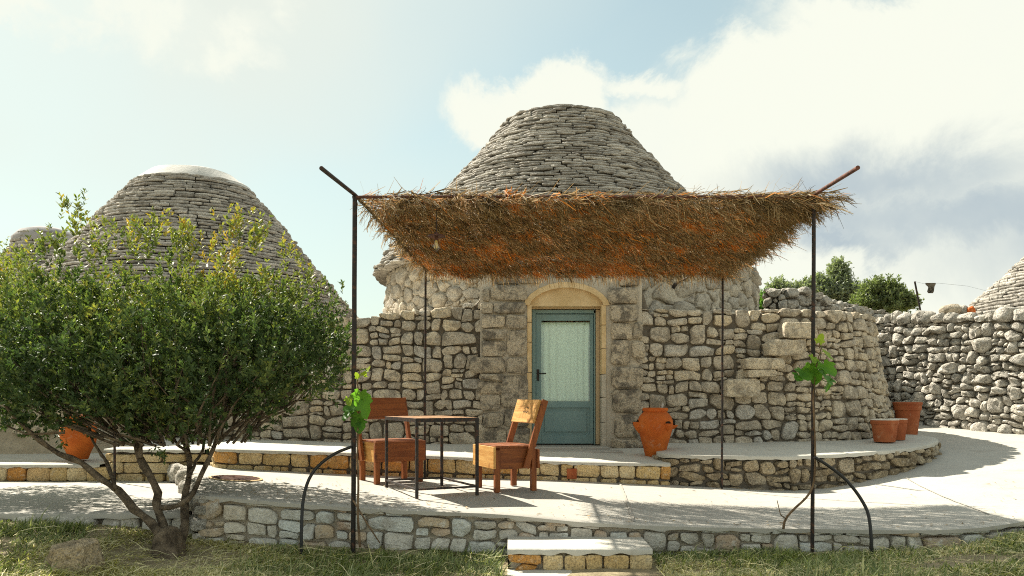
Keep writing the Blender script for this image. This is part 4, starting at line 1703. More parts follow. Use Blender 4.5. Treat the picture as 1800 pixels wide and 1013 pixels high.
# ------------------------------------------------------------------ boundary walls on the right
def make_boundary():
    t = thing('boundary_wall', (8.3, 13, .3), 'tall pale rubble boundary wall along the path on the right', 'wall')
    BL = Line([(6.6, 16.8), (7.15, 15.4), (8.2, 12.9), (8.9, 11.6), (10.2, 10.2)])
    zf = lambda u: float(np.interp(u, [0, 1.5, 4.2, 6, 8], [.46, .45, .35, .27, .2]))
    ht = lambda u: float(np.interp(u, [0, 1.5, 4.2, 8], [2.22, 2.05, 1.98, 1.95])) + .05 * noise.noise(Vector((u * 2.2, 0, 0)))
    Mf = wall_map(BL, zf, lambda u: .05)
    ribbon(Mf, 0, BL.L, -.3, lambda u: ht(u) - .08, -.08, 40, 5, back=.5).build('wall_core', M['mortar_mid'], t)
    cells = squared((0, BL.L, -.1, 2.12), .014, .095, .012, 81, .06, 3.0, .7, .07, 1.6)
    out = []
    for c_ in cells:
        uu = sum(p[0] for p in c_) / len(c_)
        c2 = clip(c_, 0, 1, ht(uu) - .14 + .05 * noise.noise(Vector((uu * 5, 9, 0))))
        if len(c2) >= 3:
            out.append(c2)
    # coping of upright boulders
    u = 0.0
    r_ = random.Random(17)
    while u < BL.L:
        w = r_.uniform(.14, .34)
        h = r_.uniform(.12, .24)
        b0 = ht(u + w / 2) - .13
        out.append([(u + .01, b0), (u + w - .01, b0 + r_.uniform(-.02, .02)), (u + w - .02, b0 + h * r_.uniform(.7, 1)), (u + w * .5, b0 + h), (u + .02, b0 + h * r_.uniform(.6, 1))])
        u += w
    lay_stones(out, Mf, t, M['pale_rubble'], 'stone', 'small_stones', .10, .12, .050, 82, rnd=.09, wob=.045)
    # higher garden wall behind the house
    t2 = thing('garden_wall', (6.8, 16.8, 0), 'higher rubble garden wall behind the house, sloping down to the right under the trees', 'wall')
    GL = Line([(5.0, 15.9), (5.5, 15.75), (6.6, 16.4), (8.2, 17.8), (9.6, 18.6)])
    gh = lambda u: float(np.interp(u, [0, .3, 1.0, 2.2, 4.5, 6], [3.12, 3.12, 3.14, 2.98, 2.90, 2.9])) + .05 * noise.noise(Vector((u * 3, 2, 0)))
    Mg = wall_map(GL, lambda u: 0.0, lambda u: .03)
    ribbon(Mg, 0, GL.L, -.6, lambda u: gh(u) - .06, -.10, 30, 5, back=.6).build('wall_core', M['mortar_dark'], t2)
    S = pack(0, GL.L, 1.9, 3.2, [(.10, .14, 500, .96), (.065, .085, 1500, .92), (.04, .05, 2000, .9)], 1.25, 83)
    cells = power_cells(S, (0, GL.L, 1.6, 3.25), .022, 1.25, .0)
    out = []
    for c_ in cells:
        uu = sum(p[0] for p in c_) / len(c_)
        c2 = clip(c_, 0, 1, gh(uu) + .06 * noise.noise(Vector((uu * 5, 4, 0))))
        if len(c2) >= 3:
            out.append(c2)
    lay_stones(out, Mg, t2, M['pale_rubble'], 'stone', 'small_stones', .09, .10, .045, 84, rnd=.09, wob=.04, limit=200, vis=lambda w: w.z > 2.3,
               tone=lambda w, r2: r2.uniform(0, .5))
    # loose rocks and a broken tile on top of the wall
    for i, (px_, py_, d, s_, mt, nm, lb) in enumerate([(1672, 545, 14.4, (.20, .11), 'facade_stone', 'rock', 'smooth dark grey rock lying beyond the boundary wall top'),
                                                       (1693, 545, 14.3, (.10, .10), 'pale_rubble', 'rock', 'small pale rock between the dark rock and the orange tile'),
                                                       (1707, 547, 14.2, (.075, .09), 'terracotta', 'roof_tile', 'broken orange tile piece on top of the boundary wall')]):
        mb = MB()
        bm = bmesh.new()
        bmesh.ops.create_icosphere(bm, subdivisions=2, radius=1)
        c0 = P(px_, py_, d)
        vs = []
        for v in bm.verts:
            k = 1 + .3 * noise.noise(v.co * 1.7 + Vector((i * 9, 0, 0)))
            vs.append(c0 + Vector((v.co.x * s_[0] * k, v.co.y * s_[0] * k, v.co.z * s_[1] * k)))
        bm.verts.index_update()
        mb.add(vs, [[q.index for q in f.verts] for f in bm.faces], .2)
        bm.free()
        o = mb.build(nm, M[mt], None, smooth=(i == 0))
        tag(o, lb, 'rock' if nm == 'rock' else 'tile')
make_boundary()


# ------------------------------------------------------------------ pergola
PZ = 2.555          # height of the frame
PFL, PFR = Vector((-1.262, 6.40)), Vector((2.425, 6.40))
PBL, PBR = Vector((-1.00, 9.22)), Vector((2.46, 9.30))


def make_pergola():
    t = thing('pergola', (.6, 7.8, -.3), 'dark iron pergola frame carrying the dry heather roof over the terrace', 'pergola')

    def post(px_, py_, ztop, rad, zbot, lean=0.0):
        mb = MB()
        pts = []
        for k in range(9):
            f = k / 8
            pts.append((px_ + lean * (1 - f) + .004 * noise.noise(Vector((f * 4, px_, 0))), py_ + .004 * noise.noise(Vector((f * 4, px_, 5))), zbot + (ztop - zbot) * f))
        mb.tube(pts, rad, 10)
        mb.build('post', M['iron'], t, smooth=True, angle=40)
    post(PFL.x, PFL.y, PZ + .012, .019, -.50, -.016)
    post(PFR.x, PFR.y, PZ + .012, .0155, -.40, -.012)
    post(PBL.x, PBL.y, 2.44, .013, terr_z(*PBL) - .05, -.01)
    post(PBR.x, PBR.y, 2.44, .013, terr_z(*PBR) - .05, -.01)
    mb = MB()
    mb.tube([(PFL.x - .02, 6.40, PZ), (-.2, 6.40, PZ + .004), (1.2, 6.40, PZ + .003), (PFR.x + .02, 6.40, PZ)], .013, 10)
    mb.build('front_beam', M['rust'], t, smooth=True, angle=40)
    mb = MB()
    mb.tube([(PBL.x, PBL.y, 2.43), (PBR.x, PBR.y, 2.43)], .013, 8)
    mb.build('back_beam', M['rust'], t, smooth=True, angle=40)
    for a, b, e, mt in ((PBL, PFL, P(565, 296, 5.35), 'iron'), (PBR, PFR, P(1508, 295, 5.45), 'rust')):
        mb = MB()
        mb.tube([(a.x, a.y, 2.445), (b.x, b.y - .0, PZ + .018), tuple(e)], .0155, 10)
        mb.build('side_rail', M[mt], t, smooth=True, angle=40)
    for k in range(3):
        x = PFL.x + (PFR.x - PFL.x) * (k + 1) / 4
        mb = MB()
        mb.tube([(x, 6.41, PZ + .005), (x * .95 + .03, 9.25, 2.44)], .006, 6)
        mb.build('support_wire', M['iron'], t)
    # bowed pipes from the front posts to the ground

    def bow(pts, d, r_):
        mb = MB()
        L = Line([(p[0], p[1]) for p in pts])
        mb.tube([P(q.x, q.y, d + .06 * math.sin(i * .2)) for i, q in enumerate(L.pts(26))], r_, 8)
        mb.build('bowed_pipe', M['hose'], t, smooth=True, angle=40)
    bow([(617, 786), (590, 797), (562, 817), (543, 843), (533, 880), (530, 930), (530, 985)], 6.36, .013)
    bow([(1432, 804), (1460, 822), (1490, 847), (1515, 880), (1528, 912), (1533, 975)], 6.30, .013)
    return t
make_pergola()


# ------------------------------------------------------------------ heather mat
def make_heather():
    r_ = np.random.default_rng(5)
    V, Fc, T = [], [], []
    nv = 0
    xs0, xs1 = -1.23, 2.62

    def ribbon_np(p0, dirs, lens, width, tone, droop, curl):
        """many 2-segment ribbons at once"""
        nonlocal nv
        n = len(p0)
        d = dirs / np.linalg.norm(dirs, axis=1, keepdims=True)
        rv = r_.normal(size=(n, 3))
        sd = np.cross(d, rv)
        sd /= np.linalg.norm(sd, axis=1, keepdims=True)
        w = width[:, None] * .5
        mid = p0 + d * (lens * .5)[:, None] + curl * r_.normal(size=(n, 3)) * lens[:, None]
        end = p0 + d * lens[:, None] + curl * 1.5 * r_.normal(size=(n, 3)) * lens[:, None]
        mid[:, 2] -= droop * .3
        end[:, 2] -= droop
        vs = np.stack([p0 - sd * w, p0 + sd * w, mid - sd * w, mid + sd * w, end - sd * w * .5, end + sd * w * .5], 1).reshape(-1, 3)
        b = nv + np.arange(n)[:, None] * 6
        f1 = b + np.array([[0, 1, 3, 2]])
        f2 = b + np.array([[2, 3, 5, 4]])
        V.append(vs)
        Fc.append(np.concatenate([f1, f2]))
        T.append(np.concatenate([tone, tone]))
        nv += n * 6

    def zmat(x, y):
        return 2.52 + (2.415 - 2.52) * (y - 6.4) / 2.9

    def inside(nb):
        y = r_.uniform(6.42, 9.35, nb)
        f = (y - 6.4) / 2.95
        xl = -1.20 + .26 * f + .05 * np.sin(y * 5)
        xr = 2.42 + .02 * f + .07 * np.sin(y * 4.1)
        x = xl + (xr - xl) * r_.uniform(0, 1, nb)
        return x, y
    # main stems lying across the frame
    nb = 2700
    x, y = inside(nb)
    z = zmat(x, y) + r_.uniform(0, .09, nb)
    # coherent sweep direction, changing over the mat
    ang = np.array([.35 * noise.noise(Vector((a * .7, b * .7, 0))) + .55 * noise.noise(Vector((a * 2.1, b * 2.1, 3))) for a, b in zip(x, y)]) - .55 + r_.normal(0, .22, nb)
    L = r_.uniform(.28, .6, nb)
    D = np.stack([np.cos(ang), np.sin(ang), r_.normal(-.02, .07, nb)], 1)
    P0 = np.stack([x, y, z], 1) - D * (L * .5)[:, None]
    P0[:, 1] = np.clip(P0[:, 1], 6.36, 9.45)
    P0[:, 0] = np.clip(P0[:, 0], -1.27, 2.62)
    patch = np.array([.55 * noise.noise(Vector((a * 1.5, b * 1.5, 8))) + .95 * noise.noise(Vector((a * 6.5, b * 6.5, 2))) for a, b in zip(x, y)])
    ribbon_np(P0, D, L, r_.uniform(.004, .010, nb), np.clip(r_.normal(.54, .18, nb), 0, .74), r_.uniform(0, .05, nb), .03)
    # fine branchlets on every stem
    per = 34
    bt = r_.normal(0, .26, nb)
    k = np.repeat(np.arange(nb), per)
    n = len(k)
    f = r_.uniform(.08, 1.0, n)
    base = P0[k] + D[k] * (L[k] * f)[:, None]
    base[:, 2] -= .03 * f * f
    da = ang[k] + r_.normal(0, .34, n)
    dd = np.stack([np.cos(da), np.sin(da), r_.normal(-.25, .30, n)], 1)
    ln = r_.uniform(.04, .14, n)
    yk = y[k]
    red = patch[k] + .30 * (yk - 7.6) / 1.6 + r_.normal(0, .30, n)
    tone = np.where(red > .50, r_.uniform(.78, 1.0, n), np.clip(r_.normal(.42, .16, n) + bt[k], 0, .76))
    ribbon_np(base, dd, ln * np.where(r_.uniform(0, 1, n) < .2, 1.7, 1), np.where(r_.uniform(0, 1, n) < .25, r_.uniform(.006, .010, n), r_.uniform(.003, .0055, n)), tone, np.abs(r_.normal(0, .012, n)), .08)
    # tufts hanging out of the underside
    nt = 1500
    x, y = inside(nt)
    z = zmat(x, y) - .005
    k = np.repeat(np.arange(nt), 20)
    n = len(k)
    ta = np.array([.5 * noise.noise(Vector((a * 1.2, b * 1.2, 6))) for a, b in zip(x, y)]) - .75
    tl = r_.uniform(.06, .17, nt)
    f = r_.uniform(0, 1, n)
    axis = np.stack([np.cos(ta), np.sin(ta), np.full(nt, -.42)], 1)
    base = np.stack([x, y, z], 1)[k] + axis[k] * (tl[k] * f)[:, None] + r_.normal(0, .012, (n, 3))
    dd = axis[k] * 1.0 + r_.normal(0, .30, (n, 3)) + np.array([0, 0, -.25])
    pt = np.array([.55 * noise.noise(Vector((a * 1.5, b * 1.5, 8))) + .95 * noise.noise(Vector((a * 6.5, b * 6.5, 2))) for a, b in zip(x, y)])
    red = pt[k] + .22 * (y[k] - 7.6) / 1.6 + r_.normal(0, .18, n)
    tone = np.where(red > .34, r_.uniform(.78, 1.0, n), np.clip(r_.normal(.42, .2, n), 0, .76))
    ribbon_np(base, dd, r_.uniform(.03, .085, n), r_.uniform(.003, .006, n), tone, np.abs(r_.normal(0, .012, n)), .08)
    # ragged fringes: right end, front corner, back edge, and tips hanging down below
    n = 5200
    side = r_.integers(0, 10, n)
    y = np.where(side < 5, r_.uniform(6.40, 9.4, n), np.where(side < 8, r_.uniform(9.2, 9.42, n), r_.uniform(6.38, 6.5, n)))
    f = (y - 6.4) / 2.95
    x = np.where(side < 4, 2.38 + r_.uniform(-.12, .05, n), np.where(side < 5, -1.2 + .26 * f + r_.uniform(-.02, .1, n), r_.uniform(-1.0, 2.5, n)))
    z = zmat(x, y) + r_.uniform(0, .07, n)
    out = np.where(side < 4, 1.0, np.where(side < 5, -.7, 0.25))
    dd = np.stack([out * r_.uniform(.2, 1, n), np.where((side >= 5) & (side < 8), .3, r_.normal(-.1, .4, n)), r_.normal(-.35, .3, n)], 1)
    ln = r_.uniform(.05, .19, n)
    ribbon_np(np.stack([x, y, z], 1), dd, ln, r_.uniform(.003, .006, n), np.clip(r_.normal(.35, .16, n), 0, .74), r_.uniform(0, .09, n), .06)
    # drooping sprays along the right end and the back edge: an arching stem with short hanging twigs
    ns = 190
    sd_ = r_.uniform(0, 1, ns)
    y = np.where(sd_ < .65, r_.uniform(6.45, 9.35, ns), np.where(sd_ < .8, r_.uniform(6.4, 9.3, ns), 9.35))
    f = (y - 6.4) / 2.95
    x = np.where(sd_ < .65, 2.36, np.where(sd_ < .8, -1.16 + .26 * f, r_.uniform(-.9, 2.4, ns)))
    z = zmat(x, y) + r_.uniform(0, .06, ns)
    o_ = np.where(sd_ < .65, 1.0, np.where(sd_ < .8, -.8, .5))
    ln_s = r_.uniform(.12, .27, ns)
    st = np.stack([x, y, z], 1)
    hd = np.stack([o_ * r_.uniform(.6, 1, ns), r_.normal(.05, .35, ns), np.zeros(ns)], 1)
    k = np.repeat(np.arange(ns), 26)
    t_ = np.tile(np.linspace(0, 1, 26), ns)
    pos = st[k] + hd[k] * (ln_s[k] * t_)[:, None] + np.stack([0 * t_, 0 * t_, -.55 * ln_s[k] * t_ ** 2], 1)
    n = len(k)
    tan = hd[k] + np.stack([0 * t_, 0 * t_, -1.1 * t_], 1)
    ribbon_np(pos, tan, ln_s[k] / 20, np.full(n, .004), np.full(n, .4), np.zeros(n), .0)
    ribbon_np(pos, tan * .5 + r_.normal(0, .4, (n, 3)) + np.array([0, 0, -.55]), r_.uniform(.02, .06, n), r_.uniform(.0025, .0045, n), np.clip(r_.normal(.36, .15, n), 0, .74), r_.uniform(0, .015, n), .08)
    # tips sticking up over the front beam
    n = 200
    cl = r_.choice([-.9, -.1, .6, 1.45, 1.55, 1.8, 2.3], n)
    x = cl + r_.normal(0, .22, n)
    dd = np.stack([r_.normal(.55, .5, n), r_.normal(0, .3, n), r_.uniform(.05, .5, n)], 1)
    ribbon_np(np.stack([np.clip(x, -1.2, 2.5), r_.uniform(6.4, 6.6, n), np.full(n, 2.56)], 1), dd, r_.uniform(.06, .24, n), r_.uniform(.003, .005, n), np.clip(r_.normal(.5, .12, n), 0, .74), r_.uniform(0, .02, n), .05)
    o = raw_mesh('heather_roof', np.concatenate(V), np.concatenate(Fc), np.concatenate(T), M['heather'], None, (.65, 7.8, 2.45))
    tag(o, 'mat of dry brown and orange heather laid over the iron pergola', 'thatch')
make_heather()


# ------------------------------------------------------------------ pendant lamp
def make_pendant():
    d = 6.44
    top = P(767, 346, d)
    t = thing('pendant_lamp', top, 'small pendant lamp with clear bulb hanging under the heather near the left post', 'lamp')
    X, Y = top.x, top.y
    zb = P(767, 415, d).z
    mb = MB()
    mb.tube([(X, Y, top.z), (X + .002, Y, zb + .02)], .0035, 6)
    mb.build('cord', M['iron'], t)
    mb = MB()
    mb.lathe((X, Y, zb), [(.0, .030), (.012, .03), (.020, .016), (.068, .004), (.074, -.006), (.068, -.008), (.014, .002), (0, .002)], 24)
    mb.build('lamp_shade', M['rust'], t, smooth=True, angle=40)
    mb = MB()
    mb.lathe((X, Y, zb), [(0, -.004), (.014, -.004), (.014, -.034), (0, -.034)], 16)
    mb.build('socket', M['rust'], t, smooth=True, angle=40)
    mb = MB()
    mb.lathe((X, Y, zb), [(.013, -.032), (.020, -.05), (.030, -.075), (.032, -.092), (.026, -.112), (.012, -.123), (0, -.125)], 20)
    mb.build('bulb', M['glass'], t, smooth=True)
    mb = MB()
    for k in range(4):
        a = k * math.pi / 2
        mb.tube([(X + .004 * math.cos(a), Y + .004 * math.sin(a), zb - .036), (X + .014 * math.cos(a), Y + .014 * math.sin(a), zb - .098)], .0028, 5)
    mb.build('filament', M['filament'], t)
make_pendant()


# ------------------------------------------------------------------ table and chairs
def make_table():
    C = Vector((-.815, 7.93))
    ang = R(26)
    z0 = terr_z(C.x, C.y) + .004
    t = thing('table', (0, 0, 0), 'iron-framed wooden plank table standing between the two box chairs', 'table')
    hx, hy = .318, .485
    H = .745
    r_ = random.Random(3)
    # frame
    for sx in (-1, 1):
        for sy in (-1, 1):
            mb = MB()
            mb.box((sx * (hx - .014), sy * (hy - .014), (H - .03) / 2), (.027, .027, H - .03))
            mb.build('leg', M['iron'], t)
    mb = MB()
    for sx in (-1, 1):
        mb.box((sx * (hx - .003), 0, H - .018), (.006, 2 * hy, .036))
        mb.box((sx * (hx - .018), 0, H - .0335), (.026, 2 * hy - .012, .005))
    for sy in (-1, 1):
        mb.box((0, sy * (hy - .003), H - .018), (2 * hx - .012, .0058, .036))
    mb.build('top_frame', M['iron'], t)
    for sy in (-1, 1):
        mb = MB()
        mb.box((0, sy * (hy - .014), .085), (2 * hx - .056, .018, .018))
        mb.build('stretcher', M['iron'], t)
    for sx in (-1, 1):
        mb = MB()
        mb.box((sx * (hx - .014), 0, .085), (.018, 2 * hy - .056, .018))
        mb.build('stretcher', M['iron'], t)
    n = 5
    w = (2 * hx - .016) / n
    for i in range(n):
        mb = MB()
        mb.box((-hx + .008 + w * (i + .5), 0, H - .012 + r_.uniform(-.0015, .002)), (w - .004, 2 * hy - .016, .026))
        mb.build('plank', M['table_wood'], t)
    t.location = (C.x, C.y, z0)
    t.rotation_euler = (0, 0, ang)
make_table()


def make_chair():
    t = thing('box_chair', (0, 0, 0), 'wooden box chair right of the table, its pale backrest catching the sun', 'chair', 'wooden box chairs at the table')
    wx, wy, lg = .28, .225, .054
    for sx in (-1, 1):
        for sy in (-1, 1):
            mb = MB()
            mb.box((sx * (wx - lg / 2), sy * (wy - lg / 2), .21), (lg, lg, .42))
            mb.build('leg', M['wood_z'], t)
    for sx in (-1, 1):
        mb = MB()
        mb.box((sx * (wx - .035), 0, .335), (.026, 2 * wy - 2 * lg, .215))
        mb.build('side_board', M['wood_y'], t)
        mb = MB()                     # inside post leaning back, from the seat box up to the backrest
        a, b = Vector((sx * (wx - .095), wy - .13, .235)), Vector((sx * (wx - .06), wy + .085, .915))
        dirv = (b - a)
        rot = dirv.to_track_quat('Z', 'Y').to_matrix()
        if sx > 0 or True:
            a2 = a.copy()
            c0 = (a + b) / 2
        rot = Matrix.Rotation(-math.atan2(dirv.y, dirv.z), 3, 'X')
        mb.box((sx * (wx + .016), c0.y, c0.z), (.034, .062, dirv.length), rot)
        mb.build('back_post', M['wood_z'], t)
    mb = MB()
    mb.box((0, -wy - .0135, .345), (2 * wx + .03, .025, .215))
    mb.build('front_board', M['gold_x'], t)  # sunlight on this board is put into its lighter colour
    mb = MB()
    mb.box((0, wy + .0135, .325), (2 * wx + .03, .025, .19))
    mb.build('back_board', M['wood_x'], t)
    for i in range(3):
        mb = MB()
        d = (2 * wy - .0) / 3
        mb.box((0, -wy + d * (i + .5), .452), (2 * wx - .004, d - .004, .020))
        mb.build('seat_plank', M['wood_x'], t)
    # backrest plank, tilted like the posts
    th = math.atan2(.215, .68)
    rot = Matrix.Rotation(-th, 3, 'X')
    cz = .80
    cy = (wy - .13) + (cz - .235) * .215 / .68 - .045
    mb = MB()
    mb.box((0, cy, cz), (2 * wx - .004, .026, .245), rot)
    br = mb.build('backrest', M['gold_x'], t)
    # burnt lettering, worn beyond reading: two rows of short strokes
    mk = MB()
    r_ = random.Random(12)
    strokes = []
    for i, (x, z) in enumerate([(-.055, .028), (-.02, .038), (.015, .036), (.045, .030), (-.045, -.008), (-.022, -.012), (.01, -.01), (.035, -.016), (.062, -.010)]):
        for q in range(2):
            a0 = r_.uniform(.6, 2.4) if q else r_.uniform(-.5, .5)
            l = r_.uniform(.010, .022)
            strokes.append((x + .02 + q * .008, z, a0, l))
    for (x, z, a0, l) in strokes:
        p = Vector((x, -.0136, z))
        c0 = Vector((0, cy, cz)) + rot @ p
        r3 = rot @ Matrix.Rotation(-a0, 3, 'Y')
        mk.box(c0, (l, .003, .006), r3)
    mko = mk.build('burnt_mark', M['bark'], br)
    mko['kind'] = 'stuff'
    return t


def copy_tree(o, parent=None):
    c_ = o.copy()
    COL.objects.link(c_)
    if parent is not None:
        c_.parent = parent
    for ch in o.children:
        copy_tree(ch, c_)
    return c_


chair = make_chair()
bpy.context.view_layer.update()
chair2 = copy_tree(chair)
chair.location = (-.066, 8.21, terr_z(-.066, 8.21) + .005)
chair.rotation_euler = (0, 0, R(-67))
chair2.location = (-1.33, 8.76, terr_z(-1.33, 8.76) + .005)
chair2.rotation_euler = (0, 0, R(33))
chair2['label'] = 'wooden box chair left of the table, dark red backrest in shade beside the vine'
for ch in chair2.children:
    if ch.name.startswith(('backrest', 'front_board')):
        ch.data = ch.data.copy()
        ch.data.materials[0] = M['wood_x']  # boards turned from the sun: shade painted as the darker wood
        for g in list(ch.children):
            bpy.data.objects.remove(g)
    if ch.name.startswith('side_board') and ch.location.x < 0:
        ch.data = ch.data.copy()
        ch.data.materials[0] = M['gold_y']  # sun-facing side: light painted as the lighter wood


# ------------------------------------------------------------------ pots
def make_pots():
    # jar with planting pockets
    b = Vector((1.82, 10.12, .195))
    t = thing('terracotta_jar', b, 'orange terracotta jar with side pockets standing right of the teal door', 'jar')
    mb = MB()
    prof = [(0, 0), (.118, 0), (.128, .02), (.150, .12), (.185, .24), (.212, .34), (.224, .41), (.220, .46), (.200, .51), (.168, .55), (.150, .565), (.146, .575), (.158, .58), (.162, .60), (.160, .618), (.150, .622), (.138, .61), (.136, .56), (.19, .47), (.20, .40), (.12, .12), (0, .1)]
    mb.lathe(b, prof, 44, wob=.012)
    mb.build('body', M['terracotta'], t, smooth=True, angle=60)

    def pocket(az, z, r0, w, h):
        """half cup of clay growing out of the jar wall, open at the top"""
        mb = MB()
        dr = Vector((math.cos(az), math.sin(az), 0))
        sd = Vector((-dr.y, dr.x, 0))
        rows_o, rows_i = [], []
        for j in range(7):
            f = j / 6
            ro, ri = [], []
            for i in range(13):
                a = -math.pi / 2 + math.pi * i / 12
                k = math.sin(f * math.pi / 2)
                c0 = b + dr * (r0 - .03) + Vector((0, 0, z - h * (1 - f)))
                ro.append(c0 + sd * (w * k * math.sin(a)) + dr * (.03 + .075 * k) * math.cos(a))
                ri.append(c0 + sd * ((w - .012) * k * math.sin(a)) + dr * (.02 + .063 * k) * math.cos(a) + Vector((0, 0, .004)))
            rows_o.append(ro)
            rows_i.append(ri)
        mb.grid(rows_o)
        mb.grid([rows_o[-1], rows_i[-1]])
        mb.grid(rows_i[::-1])
        mb.build('pocket', M['terracotta'], t, smooth=True, angle=60)
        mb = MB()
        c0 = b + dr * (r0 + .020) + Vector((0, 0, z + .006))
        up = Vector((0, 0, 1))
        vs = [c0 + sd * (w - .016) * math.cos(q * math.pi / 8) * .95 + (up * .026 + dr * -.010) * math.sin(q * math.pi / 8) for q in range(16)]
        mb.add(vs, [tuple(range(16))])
        mb.build('hole_shade_disc', M['pot_dark'], t)  # flat dark disc on the jar wall, standing for shade in the hole
    pocket(R(-55), .425, .212, .062, .10)
    pocket(R(183), .44, .214, .062, .14)
    pocket(R(5), .40, .218, .05, .06)
    mb = MB()
    q = b + Vector((.095, .1, .55))
    mb.tube([q, q + Vector((.01, 0, .06)), q + Vector((.02, 0, .125))], [.014, .013, .012], 7)
    mb.build('pale_stick', M['cap'], t)

    # big round jar at far left
    b = Vector((-5.36, 9.85, .185))
    t = thing('terracotta_jar', b, 'big round orange jar on the low bench behind the shrub at far left', 'jar')
    mb = MB()
    prof = [(0, 0), (.105, 0), (.115, .02), (.14, .09), (.19, .2), (.212, .3), (.208, .37), (.18, .44), (.14, .48), (.135, .51), (.15, .525), (.15, .545), (.135, .55), (.12, .53), (.12, .48), (.17, .4), (.18, .3), (0, .1)]
    mb.lathe(b, prof, 40, wob=.02, seed=2)
    mb.build('body', M['terracotta'], t, smooth=True, angle=60)
    mb = MB()
    for k in range(22):
        a = k * .7
        mb.tube([b + Vector((.04 * math.cos(a), .04 * math.sin(a), .45)), b + Vector((.1 * math.cos(a), .1 * math.sin(a), .66)), b + Vector((.2 * math.cos(a), .2 * math.sin(a), .72))], [.006, .005, .002], 4)
    mb.build('plant_stalks', M['tree_leaf'], t)['kind'] = 'stuff'

    def flowerpot(b, r1, r0, h, lab, limed, mat):
        t = thing('flower_pot', b, lab, 'flower pot', 'terracotta pots at the end of the wall')
        mb = MB()
        mb.lathe(b, [(0, 0), (r0, 0), (r0 + (r1 - r0) * .75, h * .80), (r1 * .98, h * .80), (r1, h * .82), (r1, h), (r1 - .02, h), (r1 - .03, h * .6), (r0 * .9, h * .45), (0, h * .45)], 36, wob=.01)
        mb.build('body', mat, t, smooth=True, angle=35)
        mb = MB()
        if limed:
            mb.lathe(b, [(r1 + .001, h - .004), (r1 + .002, h + .004), (r1 - .01, h + .008), (r1 - .022, h + .002), (r1 - .024, h - .10)], 36)
        else:
            mb.lathe(b, [(r1 + .002, h * .93), (r1 + .012, h * .95), (r1 + .012, h + .002), (r1 - .012, h + .008), (r1 - .02, h)], 36)
        mb.build('rim', M['pot_rim'] if limed else mat, t, smooth=True, angle=40)
    p = P(1555, 776, 10.85)
    flowerpot(Vector((p.x, p.y, .345)), .180, .135, .30, 'wide terracotta pot with limed rim, nearest at the end of the wall', True, M['terracotta_red'])
    p = P(1578, 772, 11.15)
    flowerpot(Vector((p.x, p.y, .355)), .125, .095, .29, 'narrower limed-rim terracotta pot half hidden behind the wide one', True, M['terracotta_red'])
    p = P(1595, 745, 12.3)
    flowerpot(Vector((p.x, p.y, terr_z(p.x, p.y))), .20, .13, .60, 'tall red terracotta pot standing on the path behind the two limed pots', False, M['terracotta_red'])
make_pots()


# ------------------------------------------------------------------ vines, sticks, small things
def leaf_poly():
    # palmate vine leaf outline in the plane (x, y), stalk at the origin, tip along +y
    pts = []
    for a, r_ in ((-90, .10), (-60, .42), (-40, .52), (-25, .40), (0, .62), (18, .74), (35, .52), (60, .82), (75, .98), (90, 1.12),
                  (105, .98), (120, .82), (145, .52), (162, .74), (180, .62), (205, .40), (220, .52), (240, .42)):
        pts.append((r_ * math.cos(R(a)), r_ * math.sin(R(a)) + .1))
    return pts


def vine(stem_pts, d, leaves, label, extra=()):
    base = P(stem_pts[0][0], stem_pts[0][1], d)
    t = thing('grape_vine', base, label, 'vine')
    mb = MB()
    L = Line(stem_pts)
    pts = [P(q.x, q.y, d + .02 * math.sin(i * .9)) for i, q in enumerate(L.pts(30))]
    mb.tube(pts, [.011 - .006 * i / 29 for i in range(30)], 6)
    mb.build('stem', M['vine_bark'], t, smooth=True)
    for ex, r_ in extra:
        mb = MB()
        mb.tube([P(x, y, d - .03 * math.sin(i)) for i, (x, y) in enumerate(ex)], [r_ * (1 - .5 * i / len(ex)) for i in range(len(ex))], 6)
        mb.build('branch', M['vine_bark'], t, smooth=True)
    lp = leaf_poly()
    for k, (px_, py_, sz, roll, tn) in enumerate(leaves):
        r_ = random.Random(k + int(px_))
        s_ = 1.12 * sz / F_PX * d
        c0 = P(px_, py_, d - .05 + r_.uniform(-.05, .03))
        rot = Matrix.Rotation(R(r_.uniform(-55, 40)), 3, 'X') @ Matrix.Rotation(R(r_.uniform(-40, 40)), 3, 'Z') @ Matrix.Rotation(R(roll), 3, 'Y')
        vs = []
        ctr = Vector((0, 0, .30))
        ring1, ring0 = [], []
        for (x, y) in lp:
            zz = -.10 * abs(x) - .10 * (y - .3) ** 2 + .05 * math.sin(7 * x + k)
            ring1.append(Vector((x, zz, y)) * s_)
            ring0.append(Vector((x * .5, -.03 * abs(x) + .02, .3 + (y - .3) * .5)) * s_)
        vs = [c0 + rot @ q for q in ring1] + [c0 + rot @ q for q in ring0] + [c0 + rot @ (ctr * s_)]
        n = len(lp)
        fs = [(i, (i + 1) % n, n + (i + 1) % n, n + i) for i in range(n)] + [(n + i, n + (i + 1) % n, 2 * n) for i in range(n)]
        mb = MB()
        mb.add(vs, fs, tn)
        # stalk back to the stem
        q = min(pts, key=lambda p: (p - c0).length)
        mb.tube([c0, (c0 + q) / 2 + Vector((0, 0, .012)), q], .0025, 4, tone=.8)
        mb.build('leaf', M['vine_leaf'], t, smooth=True)


